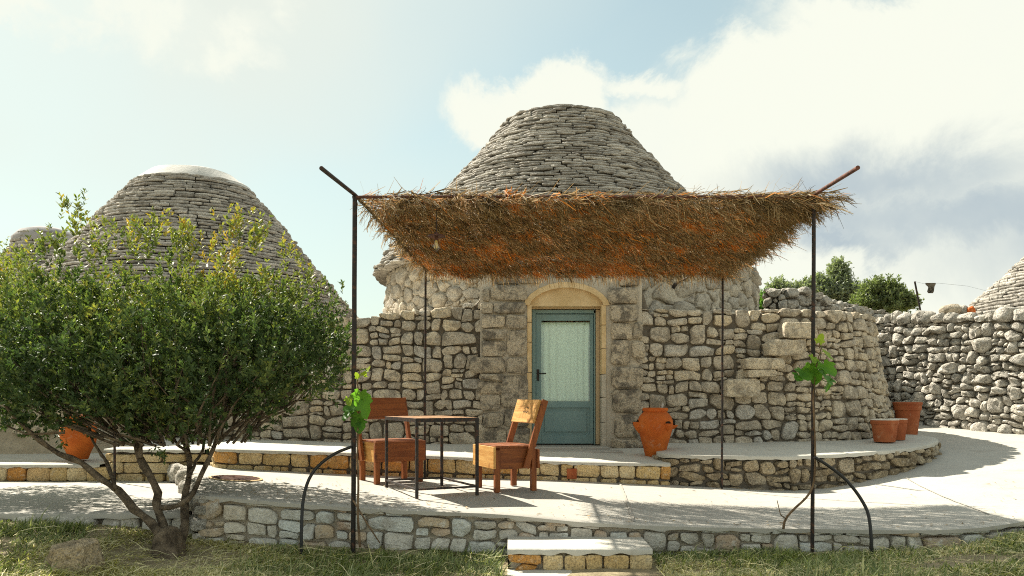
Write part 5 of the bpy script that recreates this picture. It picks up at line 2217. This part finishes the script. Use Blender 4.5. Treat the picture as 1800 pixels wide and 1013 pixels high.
vine([(633, 962), (629, 905), (630, 850), (628, 800), (630, 750), (632, 700), (628, 672), (633, 650)], 6.37,
     [(640, 706, 26, 160, .45), (634, 690, 24, 185, .5), (617, 722, 20, 200, .2), (624, 738, 20, 150, .1), (612, 700, 11, 170, .9), (630, 728, 18, 190, .3), (622, 712, 18, 220, .25), (635, 742, 14, 165, .12), (639, 660, 9, 30, 1.0), (630, 664, 8, -30, .98), (645, 652, 8, 60, 1.0)],
     'young grape vine with green leaves climbing the left front post', [([(621, 880), (645, 920), (668, 955)], .008), ([(700, 890), (703, 893)], .004)][:1])
vine([(1377, 930), (1381, 912), (1398, 893), (1418, 874), (1430, 850), (1433, 800), (1431, 740), (1430, 690), (1436, 640), (1444, 612)], 6.37,
     [(1412, 652, 25, 185, .25), (1425, 640, 25, 170, .5), (1448, 640, 24, 160, .6), (1452, 660, 25, 195, .3), (1438, 650, 22, 180, .45), (1450, 618, 17, 150, .92), (1440, 602, 12, 20, .97), (1405, 660, 18, 205, .12), (1456, 672, 18, 170, .15), (1430, 628, 14, 200, .8)],
     'young grape vine with a bent bare stem climbing the right front post', [([(1381, 912), (1372, 905), (1366, 880)], .005), ([(1398, 893), (1409, 884), (1413, 876)], .003), ([(1440, 612), (1442, 596), (1436, 575)], .004)])


def make_small():
    # thin pole at the left platform
    mb = MB()
    p = Vector((-4.66, 9.34))
    mb.tube([(p.x, p.y, -.06), (p.x, p.y, .72), (p.x + .003, p.y, 1.3)], .014, 8)
    tag(mb.build('pole', M['iron'], None, smooth=True, angle=40), 'thin dark pole standing before the tan platform behind the shrub', 'pole')
    # drain cover on the terrace
    c0 = Vector((-2.78, 8.02))
    t = thing('drain_cover', (c0.x, c0.y, terr_z(*c0)), 'flat round rusty drain grating set in the terrace near the shrub', 'drain cover')
    z = terr_z(*c0) + .004
    mb = MB()
    mb.lathe((c0.x, c0.y, z), [(.26, 0), (.26, .006), (.235, .008), (.23, .002), (0, .002)], 40)
    slope = lambda vs: [v + Vector((0, 0, terr_z(v.x, v.y) - terr_z(*c0))) for v in vs]     # lies flush in the sloping terrace
    mb.v = slope(mb.v)
    mb.build('frame', M['tan_stone'], t)
    for k in range(-6, 7):
        y = k * .034
        hl = math.sqrt(max(.228 ** 2 - y * y, .0004))
        mb = MB()
        mb.box((c0.x, c0.y + y, z + .006), (2 * hl, .014, .008))
        mb.v = slope(mb.v)
        mb.build('bar', M['rust'], t)
    # flat-topped rock in the grass
    b = Vector((-3.10, 5.66, ground_z(-3.10, 5.66) + .025))
    mb = MB()
    rows = []
    n = 44
    for (s_, z) in ((1.26, -.09), (1.16, .03), (1.08, .075), (1.05, .11), (1.0, .138), (.93, .150), (.75, .156), (.5, .160), (.25, .158), (.02, .160)):
        row = []
        for q in range(n):
            a = 2 * math.pi * q / n
            cs, sn = math.cos(a), math.sin(a)
            w = 1 + .24 * noise.noise(Vector((cs * 1.6, sn * 1.6, 0))) + .16 * noise.noise(Vector((cs * 5, sn * 5, z * 14)))
            zz = z + .020 * math.cos(a - .6) * s_ + .020 * noise.noise(Vector((cs * s_ * 3, sn * s_ * 3, 4)))
            row.append(b + Vector((.165 * s_ * w * cs, .14 * s_ * w * sn, zz)))
        rows.append(row + [row[0]])
    mb.grid(rows)
    tag(mb.build('rock', M['warm_rubble'], None, smooth=True, angle=35), 'low flat-topped rock lying in the grass at bottom left', 'rock')
    # washing-line pole and garment beyond the wall
    a, c1 = P(1608, 495, 19), P(1619, 552, 19)
    mb = MB()
    e = c1 + (c1 - a) * 3.4
    mb.tube([e, c1, a], .022, 8)
    tag(mb.build('line_pole', M['iron'], None, smooth=True, angle=40), 'leaning washing-line pole beyond the boundary wall', 'pole')
    mb = MB()
    mb.tube([a, P(1622, 498.5, 19), P(1650, 498, 19), P(1700, 503, 19.5), P(1752, 516, 21.0)], .0025, 4)
    tag(mb.build('washing_line', M['iron'], None), 'thin washing line strung from the leaning pole', 'line')
    mb = MB()
    rows = []
    outl = [(497.5, 1627, 1645), (501, 1628, 1644.5), (503, 1631, 1643), (506, 1632.5, 1642.5), (510, 1631, 1642), (513, 1630.5, 1641.5), (515.5, 1632.5, 1640)]
    for (y, xa, xb) in outl:
        row = []
        for i in range(9):
            f = i / 8
            row.append(P(xa + (xb - xa) * f, y, 19 + .05 * math.sin(f * 9 + y) * (y - 496) / 18))
        rows.append(row)
    mb.grid(rows)
    mb.grid([[p + Vector((0, .02, 0)) for p in r_] for r_ in rows])
    o = mb.build('garment', M['tree_leaf_dark'], None, smooth=True)
    o.data.materials[0] = M['mortar_dark']
    tag(o, 'small dark garment pegged on the washing line', 'garment')
make_small()


# ------------------------------------------------------------------ shrub
class Leaves:
    def __init__(s):
        s.V, s.F, s.T, s.n = [], [], [], 0

    def add(s, p, d, up, L, W, tone, fold=.25):
        """n diamond leaves: base p, direction d, side from up"""
        n = len(p)
        d = d / np.linalg.norm(d, axis=1, keepdims=True)
        sd = np.cross(d, up)
        sd /= np.maximum(np.linalg.norm(sd, axis=1, keepdims=True), 1e-6)
        nn = np.cross(sd, d)
        L = L[:, None]
        W = W[:, None]
        a = p
        m1 = p + d * L * .5 + sd * W * .5 + nn * W * fold
        m2 = p + d * L * .5 - sd * W * .5 + nn * W * fold
        e = p + d * L
        mid = p + d * L * .5
        vs = np.stack([a, m1, e, m2], 1).reshape(-1, 3)
        b = s.n + np.arange(n)[:, None] * 4
        s.V.append(vs)
        s.F.append(b + np.array([[0, 1, 2, 3]]))
        s.T.append(tone)
        s.n += n * 4

    def build(s, name, mat, parent, origin):
        return raw_mesh(name, np.concatenate(s.V), np.concatenate(s.F), np.concatenate(s.T), mat, parent, origin, kind='stuff')


def shoots(Lv, base, dirs, length, nleaf, ll, lw, tone_fn, r_, spread=1.0):
    """leafy shoots: leaves in a loose spiral along every shoot, a rosette at the tip"""
    n = len(base)
    k = np.repeat(np.arange(n), nleaf)
    m = len(k)
    d = dirs / np.linalg.norm(dirs, axis=1, keepdims=True)
    f = r_.uniform(.05, 1.0, m) ** .75
    p = base[k] + d[k] * (length[k] * f)[:, None] + r_.normal(0, .006, (m, 3))
    rd = r_.normal(size=(m, 3))
    rd -= d[k] * (rd * d[k]).sum(1, keepdims=True)
    rd /= np.linalg.norm(rd, axis=1, keepdims=True)
    ld = d[k] * (.55 + .6 * f)[:, None] + rd * spread + np.array([0, 0, .1])
    up = d[k] + r_.normal(0, .35, (m, 3))
    L = ll * r_.uniform(.7, 1.25, m) * (1.0 - .25 * f)
    W = lw * r_.uniform(.8, 1.2, m)
    Lv.add(p, ld, up, L, W, tone_fn(k, f, m))


def make_shrub(name_label, trunk, crown_fn, seed, trunks_px=None, base=None):
    pass


def shrub():
    r_ = np.random.default_rng(11)
    base = P(298, 978, 6.22)
    t = thing('shrub', (base.x, base.y, ground_z(base.x, base.y)), 'big evergreen shrub with several bare leaning trunks, left foreground', 'shrub')

    def branch(pts, d0, d1, r0, r1, name='trunk'):
        L = Line(pts)
        n = 22
        mb = MB()
        q = []
        rr = []
        for i, p in enumerate(L.pts(n)):
            f = i / (n - 1)
            w = P(p.x, p.y, d0 + (d1 - d0) * f)
            w += Vector((.012 * noise.noise(Vector((f * 9, r0 * 99, 0))), .012 * noise.noise(Vector((f * 9, r0 * 99, 4))), 0))
            q.append(w)
            rr.append((r0 + (r1 - r0) * f) * .68 * (1 + .42 * noise.noise(Vector((f * 15, pts[0][0] * .1, pts[-1][0])))))
        mb.tube(q, rr, 10)
        return mb.build(name, M['bark'], t, smooth=True)
    branch([(302, 992), (300, 972), (283, 944), (262, 915), (230, 892), (216, 868), (182, 845), (143, 814), (98, 795), (42, 750), (0, 700)], 6.2, 6.7, .062, .020)
    branch([(304, 992), (301, 970), (288, 925), (275, 886), (279, 865), (261, 831), (246, 808), (240, 776), (235, 700), (215, 620)], 6.22, 7.0, .066, .022)
    branch([(282, 893), (300, 892), (319, 886), (338, 871), (353, 836), (372, 797), (390, 740), (420, 660)], 6.3, 7.2, .036, .018)
    branch([(306, 992), (312, 972), (323, 928), (324, 878), (333, 838), (334, 808), (325, 770), (320, 690)], 6.25, 7.3, .055, .02)
    branch([(333, 838), (344, 812), (356, 790), (366, 740)], 6.5, 7.4, .022, .012)
    branch([(203, 860), (196, 838), (185, 810), (165, 778), (150, 720)], 6.35, 7.1, .026, .012)
    branch([(246, 806), (246, 790), (251, 772), (270, 700), (300, 600)], 6.55, 6.9, .028, .012)
    branch([(331, 796), (310, 778), (290, 740)], 6.75, 7.3, .02, .01)
    # root flare
    mb = MB()
    b = Vector((base.x, base.y, ground_z(base.x, base.y)))
    mb.lathe(b, [(.20, -.06), (.155, .0), (.115, .06), (.095, .14), (.06, .2), (0, .22)], 24, wob=.35)
    mb.build('root_flare', M['bark'], t, smooth=True)

    # crown volume: many overlapping clumps
    clumps = []
    spec = [  # px, py, depth, radius (m)
        (60, 620, 7.0, 0.56), (150, 590, 7.2, 0.52), (250, 590, 7.3, 0.56), (350, 585, 7.2, 0.56), (430, 580, 7.2, 0.5), (505, 600, 7.3, 0.44),
        (40, 670, 6.8, 0.48), (140, 650, 6.7, 0.55), (250, 645, 6.6, 0.58), (360, 640, 6.6, 0.56), (460, 630, 6.7, 0.5), (540, 625, 7.2, 0.36),
        (200, 705, 6.7, 0.4), (300, 715, 6.7, 0.42), (400, 695, 6.8, 0.42), (100, 705, 6.7, 0.38), (475, 690, 7.1, 0.28),
        (230, 620, 7.9, 0.62), (380, 620, 8.0, 0.6), (480, 610, 8.1, 0.46), (100, 610, 7.9, 0.6), (300, 650, 8.1, 0.58), (430, 665, 8.1, 0.42),
        (20, 590, 7.4, 0.42), (575, 616, 7.5, 0.2), (20, 715, 6.7, 0.32), (330, 745, 6.9, 0.25), (240, 745, 6.7, 0.25), (560, 660, 7.5, 0.2),
        (110, 530, 7.1, 0.24), (215, 525, 7.1, 0.22), (300, 520, 7.2, 0.24), (400, 515, 7.1, 0.24), (470, 520, 7.1, 0.22), (30, 510, 7.2, 0.26)]
    for (px_, py_, d, rad) in spec:
        clumps.append((np.array(tuple(P(px_, py_, d))), rad))
    Lv = Leaves()
    B, D, LN, HT = [], [], [], []
    for c0, rad in clumps:
        n = int(330 * (rad / .6) ** 2)
        v = r_.normal(size=(n, 3))
        v /= np.linalg.norm(v, axis=1, keepdims=True)
        rr = rad * r_.uniform(.45, 1.02, n) ** .6
        # uneven surface
        mod = np.array([1 + .48 * noise.noise(Vector((c0[0] * 3 + a[0] * 2.1, a[1] * 2.1, a[2] * 2.1 + c0[2] * 3))) for a in v])
        p = c0 + v * (rr * mod)[:, None] * np.array([1, 1, .92])
        d = v * .7 + np.array([0, 0, .75]) + r_.normal(0, .3, (n, 3))
        B.append(p)
        D.append(d)
        LN.append(r_.uniform(.08, .20, n))
    # tall leading shoots along the top
    for (px_, py_, d, h, k) in [(137, 400, 6.7, .22, 12), (137, 450, 6.7, .34, 8), (408, 415, 6.9, .16, 9), (410, 455, 6.9, .28, 10), (262, 425, 6.9, .2, 12), (258, 460, 6.9, .25, 12), (232, 455, 6.9, .2, 10),
                                (335, 435, 7, .2, 9), (305, 445, 7, .2, 8), (325, 470, 7, .22, 10), (440, 450, 7, .2, 10), (460, 430, 7, .18, 7), (375, 470, 7, .2, 8), (510, 470, 7.2, .25, 8), (545, 520, 7.2, .2, 8), (85, 450, 6.9, .2, 9),
                                (60, 470, 6.9, .25, 9), (190, 450, 6.9, .25, 9), (170, 470, 6.9, .25, 9), (100, 470, 6.9, .2, 8), (570, 540, 7.3, .15, 7), (595, 560, 7.4, .14, 4), (608, 620, 7.4, .12, 5)]:
        c0 = np.array(tuple(P(px_, py_, d)))
        for q in range(k):
            p = c0 + np.array([r_.normal(0, .055), r_.normal(0, .05), h * (q / k - .3)])
            B.append(p[None])
            D.append(np.array([[r_.normal(0, .3), r_.normal(0, .3), 1.0]]))
            LN.append(np.array([r_.uniform(.12, .22)]))
    B, D, LN = np.concatenate(B), np.concatenate(D), np.concatenate(LN)
    # the underside of the crown is bare
    keep = B[:, 2] > .60 + .10 * np.sin(B[:, 0] * 5) + .06 * np.sin(B[:, 0] * 13 + 1) + .10 * (B[:, 0] < -3.9)
    B, D, LN = B[keep], D[keep], LN[keep]
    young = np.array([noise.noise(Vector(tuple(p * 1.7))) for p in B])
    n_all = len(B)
    yv = np.clip((B[:, 2] - 1.35) / .8, 0, 1) * .80 + young * .50 + r_.normal(0, .16, n_all) - .08  # young-growth patches, plus painted brightening towards the lit crown top

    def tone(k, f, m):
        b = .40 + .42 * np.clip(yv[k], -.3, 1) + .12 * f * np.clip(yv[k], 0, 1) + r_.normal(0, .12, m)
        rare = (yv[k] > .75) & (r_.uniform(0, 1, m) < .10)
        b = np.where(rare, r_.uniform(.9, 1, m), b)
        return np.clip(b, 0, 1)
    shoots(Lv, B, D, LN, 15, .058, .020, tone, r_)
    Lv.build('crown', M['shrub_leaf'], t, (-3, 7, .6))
    # inner twigs
    mb = MB()
    rr = random.Random(3)
    for c0, rad in clumps:
        c = Vector(c0)
        root = Vector((base.x + (c.x - base.x) * .35, base.y + (c.y - base.y) * .6, .55))
        for q in range(5):
            e = c + Vector((rr.uniform(-1, 1), rr.uniform(-1, 1), rr.uniform(-.3, 1))) * rad * .75
            m_ = root.lerp(e, .5) + Vector((rr.uniform(-.1, .1), rr.uniform(-.1, .1), -.05))
            mb.tube([root.lerp(e, .12 * q), m_, e], [.012, .008, .003], 5, cap=False)
    mb.build('twigs', M['bark'], t)['kind'] = 'stuff'

    # neighbour shrub, cut by the left edge of the photograph
    r_ = np.random.default_rng(12)
    b = Vector((-6.25, 7.6, -.2))
    t = thing('shrub', b, 'second evergreen shrub cut off by the left edge of the photo', 'shrub')
    mb = MB()
    for k in range(3):
        a = k * 2.1
        mb.tube([b + Vector((0, 0, -.1)), b + Vector((.2 * math.cos(a), .2 * math.sin(a), .5)), b + Vector((.5 * math.cos(a), .5 * math.sin(a), 1.2)), b + Vector((.7 * math.cos(a), .7 * math.sin(a), 1.9))], [.06, .05, .035, .015], 8)
    mb.build('trunk', M['bark'], t, smooth=True)
    Lv = Leaves()
    B, D, LN = [], [], []
    for q in range(20):
        a, el = r_.uniform(0, 6.28), r_.uniform(-.3, 1)
        c0 = np.array([b.x + .95 * math.cos(a) * math.cos(el), b.y + .6 + 1.2 * math.sin(a) * math.cos(el), 1.55 + .75 * math.sin(el)])
        rad = r_.uniform(.42, .6)
        n = int(420 * (rad / .6) ** 2)
        v = r_.normal(size=(n, 3))
        v /= np.linalg.norm(v, axis=1, keepdims=True)
        B.append(c0 + v * (rad * r_.uniform(.4, 1.0, n) ** .6)[:, None])
        D.append(v * .7 + np.array([0, 0, .7]) + r_.normal(0, .3, (n, 3)))
        LN.append(r_.uniform(.08, .20, n))
    B, D, LN = np.concatenate(B), np.concatenate(D), np.concatenate(LN)
    yv = np.clip((B[:, 2] - 1.3) / .9, 0, 1) * .6 + r_.normal(0, .15, len(B))  # painted brightening towards the lit top, plus random tone
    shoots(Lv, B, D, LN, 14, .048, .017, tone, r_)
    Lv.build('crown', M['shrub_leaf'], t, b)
shrub()


# ------------------------------------------------------------------ trees beyond the walls
def far_trees():
    r_ = np.random.default_rng(21)

    def tree(label, d, blobs, mat, leaf, n_per, trunk_px, cat='tree', group='trees beyond the walls'):
        b = P(trunk_px, 700, d)
        base = Vector((b.x, b.y, -.6))
        t = thing('tree' if cat == 'tree' else 'bush', base, label, cat, group)
        top = P(blobs[0][0], blobs[0][1], d)
        mb = MB()
        mb.tube([base, Vector((base.x + .1, base.y, 1.2)), Vector((top.x, top.y, top.z - .3)), top], [.14, .11, .06, .02], 8)
        mb.build('trunk', M['bark'], t, smooth=True)
        for bl in blobs[1:]:
            e = P(bl[0], bl[1], d)
            mb = MB()
            mb.tube([Vector((base.x + .1, base.y, 1.3)), Vector(((base.x + e.x) / 2, base.y, (1.3 + e.z) / 2 + .1)), e], [.06, .04, .012], 6)
            mb.build('limb', M['bark'], t, smooth=True)
        Lv = Leaves()
        B, D, LN = [], [], []
        for (px_, py_, rp) in blobs:
            c0 = np.array(tuple(P(px_, py_, d)))
            rad = rp / F_PX * d
            for s_ in range(7):
                off = r_.normal(size=3)
                off /= np.linalg.norm(off)
                c1 = c0 + off * rad * .55
                n = n_per // 7
                v = r_.normal(size=(n, 3))
                v /= np.linalg.norm(v, axis=1, keepdims=True)
                B.append(c1 + v * (rad * .52 * r_.uniform(.3, 1, n) ** .5)[:, None])
                D.append(v * .6 + np.array([0, 0, .9]) + r_.normal(0, .3, (n, 3)))
                LN.append(r_.uniform(.12, .34, n))
        B, D, LN = np.concatenate(B), np.concatenate(D), np.concatenate(LN)
        shoots(Lv, B, D, LN, 9, leaf, leaf * .32, lambda k, f, m: np.clip(r_.normal(.5, .25, m), 0, 1), r_)
        Lv.build('crown', M[mat], t, base)
    tree('grey-green olive-like tree between the cone drum and the right post', 24, [(1372, 525, 22), (1352, 535, 18), (1395, 528, 18), (1410, 515, 15), (1360, 553, 24)], 'tree_leaf', .14, 330, 1372)
    tree('tallest feathery tree just right of the right pergola post', 25, [(1468, 490, 17), (1470, 508, 25), (1450, 520, 22), (1492, 522, 22), (1440, 508, 12), (1474, 478, 9), (1470, 540, 30)], 'tree_leaf', .13, 330, 1470)
    tree('broad dark green tree nearest to the washing-line pole', 23, [(1552, 518, 22), (1532, 526, 22), (1575, 530, 20), (1596, 541, 13), (1560, 545, 30), (1518, 538, 20)], 'tree_leaf_dark', .13, 380, 1556)
    tree('small bright green bush low beside the cone drum', 21, [(1348, 540, 16), (1362, 545, 12), (1340, 550, 12)], 'tree_leaf_bright', .12, 260, 1348, 'bush')
    tree('small green bush peeping between the drum and the garden wall', 20, [(1375, 545, 10), (1384, 552, 10)], 'tree_leaf_bright', .11, 200, 1378, 'bush')
far_trees()


# ------------------------------------------------------------------ grass
def make_grass():
    r_ = np.random.default_rng(31)
    N_ = 150000
    x = r_.uniform(-6.2, 6.4, N_)
    y = r_.uniform(4.6, 7.6, N_) if False else 4.7 + 2.9 * r_.uniform(0, 1, N_) ** 1.0
    # keep outside the walls, the step and the bare soil round the shrub
    fy = np.array([6.6] * N_)
    fx = FRONT.px
    fyv = FRONT.py
    fy = np.where(x < -2.66, 6.64, np.interp(x, fx, fyv) - .03)
    keep = y < fy
    keep &= ~((x > -.08) & (x < 1.12) & (y > 5.5))
    dens = np.array([noise.noise(Vector((a * 1.1, b * 1.6, 0))) + .6 * noise.noise(Vector((a * 4, b * 4, 5))) for a, b in zip(x[::1], y[::1])])
    bare = ((x + 2.55) / .55) ** 2 + ((y - 6.1) / .35) ** 2 < 1
    keep &= np.where(bare, r_.uniform(0, 1, N_) < .18, (dens > -.30) | (r_.uniform(0, 1, N_) < .35))
    px_ = 900 + F_PX * x / y
    keep &= (px_ > -120) & (px_ < 1920)
    x, y, dens = x[keep], y[keep], dens[keep]
    n = len(x)
    # heights through a grid lookup
    gx = np.linspace(-7, 7, 71)
    gy = np.linspace(4.4, 8, 37)
    G = np.array([[ground_z(a, b) for a in gx] for b in gy])
    ix = np.clip((x - gx[0]) / (gx[1] - gx[0]), 0, 69.999)
    iy = np.clip((y - gy[0]) / (gy[1] - gy[0]), 0, 35.999)
    i0, j0 = ix.astype(int), iy.astype(int)
    fx_, fy_ = ix - i0, iy - j0
    z = (G[j0, i0] * (1 - fx_) * (1 - fy_) + G[j0, i0 + 1] * fx_ * (1 - fy_) + G[j0 + 1, i0] * (1 - fx_) * fy_ + G[j0 + 1, i0 + 1] * fx_ * fy_) - .005
    dry = np.array([noise.noise(Vector((a * .55 + 4, b * 1.0, 9))) for a, b in zip(x, y)])
    dry = dry + np.where(x < -.2, .16, .02) + np.where((x > -3.4) & (x < -2.0), .15, 0)
    isdry = (dry + r_.normal(0, .22, n)) > .06
    h = .82 * np.where(isdry, r_.uniform(.04, .11, n), r_.uniform(.03, .10, n)) * (1 + 1.1 * np.clip(dens, -.7, .9)) * np.where(r_.uniform(0, 1, n) < .04, 1.7, 1)
    near_wall = np.clip(1 - (np.interp(x, FRONT.px, FRONT.py) - y) / .18, 0, 1)
    h *= 1 - .5 * near_wall * (x > -2.3)
    lean_a = np.array([3.0 * noise.noise(Vector((a * 2.2, b * 2.2, 1))) for a, b in zip(x, y)]) + r_.normal(0, 1.1, n)
    lean = np.where(isdry, r_.uniform(.6, 1.8, n), r_.uniform(.2, 1.4, n))
    dx, dy = np.cos(lean_a) * lean * h, np.sin(lean_a) * lean * h
    w = r_.uniform(.0025, .0062, n)
    sa = lean_a + math.pi / 2 + r_.normal(0, .5, n)
    sx, sy = np.cos(sa) * w, np.sin(sa) * w
    zz = np.zeros(n)
    b1 = np.stack([x - sx, y - sy, z], 1)
    b2 = np.stack([x + sx, y + sy, z], 1)
    hm = h * np.where(isdry, .38, .62)
    m1 = np.stack([x + dx * .45 - sx * .8, y + dy * .45 - sy * .8, z + hm], 1)
    m2 = np.stack([x + dx * .45 + sx * .8, y + dy * .45 + sy * .8, z + hm], 1)
    ht = h * np.where(isdry, .36, .98)
    e1 = np.stack([x + dx - sx * .15, y + dy - sy * .15, z + ht], 1)
    e2 = np.stack([x + dx + sx * .15, y + dy + sy * .15, z + ht], 1)
    V = np.stack([b1, b2, m1, m2, e1, e2], 1).reshape(-1, 3)
    b = np.arange(n)[:, None] * 6
    F = np.concatenate([b + np.array([[0, 1, 3, 2]]), b + np.array([[2, 3, 5, 4]])])
    tone = np.where(isdry, r_.uniform(.60, 1, n), np.clip(r_.normal(.34, .19, n), 0, .66))
    o = raw_mesh('grass', V, F, np.concatenate([tone, tone]), M['grass'], None, (0, 6, -.3))
    o['kind'] = 'stuff'
    # long straw stalks lying about
    n = 1500
    x = r_.uniform(-4.4, 5.2, n)
    y = r_.uniform(5.0, 6.5, n)
    k = ~((x > -.1) & (x < 1.15) & (y > 5.4)) & (y < np.interp(x, FRONT.px, FRONT.py) - .12) & ~((x < -2.7) & (y > 6.5))
    x, y = x[k], y[k]
    n = len(x)
    z = np.array([ground_z(a, b) for a, b in zip(x, y)]) + r_.uniform(.012, .06, n)
    a = r_.uniform(0, 6.28, n)
    L = r_.uniform(.08, .28, n)
    d = np.stack([np.cos(a), np.sin(a), r_.normal(.0, .18, n)], 1) * L[:, None]
    s_ = np.stack([-np.sin(a), np.cos(a), r_.normal(0, .5, n)], 1) * .0022
    p = np.stack([x, y, z], 1)
    mid = p + d * .5 + np.array([0, 0, .012])
    V = np.stack([p - s_, p + s_, mid - s_, mid + s_, p + d - s_ * .5, p + d + s_ * .5], 1).reshape(-1, 3)
    b = np.arange(n)[:, None] * 6
    F = np.concatenate([b + np.array([[0, 1, 3, 2]]), b + np.array([[2, 3, 5, 4]])])
    tt = r_.uniform(.75, 1, n)
    o = raw_mesh('straw', V, F, np.concatenate([tt, tt]), M['grass'], None, (0, 6, -.3))
    o['kind'] = 'stuff'
make_grass()


# ------------------------------------------------------------------ litter on the paving
def make_litter():
    r_ = np.random.default_rng(41)
    n = 520
    # along the wall foot, the terrace edge and under the shrub
    kind = r_.integers(0, 4, n)
    x = np.where(kind == 0, r_.uniform(-3, 5, n), np.where(kind == 1, r_.uniform(-2.5, 5.5, n), np.where(kind == 2, r_.normal(-1.9, .8, n), r_.uniform(-3, 6, n))))
    y = np.where(kind == 0, np.interp(x, BEN.px, BEN.py) - np.abs(r_.normal(0, .10, n)) - .03, np.where(kind == 1, np.interp(x, FRONT.px, FRONT.py) + np.abs(r_.normal(0, .12, n)) + .02, np.where(kind == 2, r_.uniform(6.75, 8.4, n), r_.uniform(6.8, 9.0, n))))
    V, F, T = [], [], []
    for i in range(n):
        if not (-2.5 < x[i] < 6) or (x[i] > 1.8 and y[i] > 9.3):
            continue
        if y[i] < np.interp(x[i], FRONT.px, FRONT.py) + .01:
            continue
        z = terr_z(x[i], y[i]) + .009
        a = r_.uniform(0, 6.28)
        L, W = r_.uniform(.008, .026), r_.uniform(.004, .010)
        c, s_ = math.cos(a), math.sin(a)
        b = len(V)
        for (u, v, h) in ((-L, 0, 0), (0, -W, .004), (L, 0, .002), (0, W, .006)):
            V.append((x[i] + u * c - v * s_, y[i] + u * s_ + v * c, z + h * r_.uniform(.3, 1.2)))
        F.append((b, b + 1, b + 2, b + 3))
        T.append(r_.uniform(.2, .74))
    o = raw_mesh('fallen_leaves', V, F, T, M['heather'], None, (0, 8, 0))
    o['kind'] = 'stuff'
make_litter()
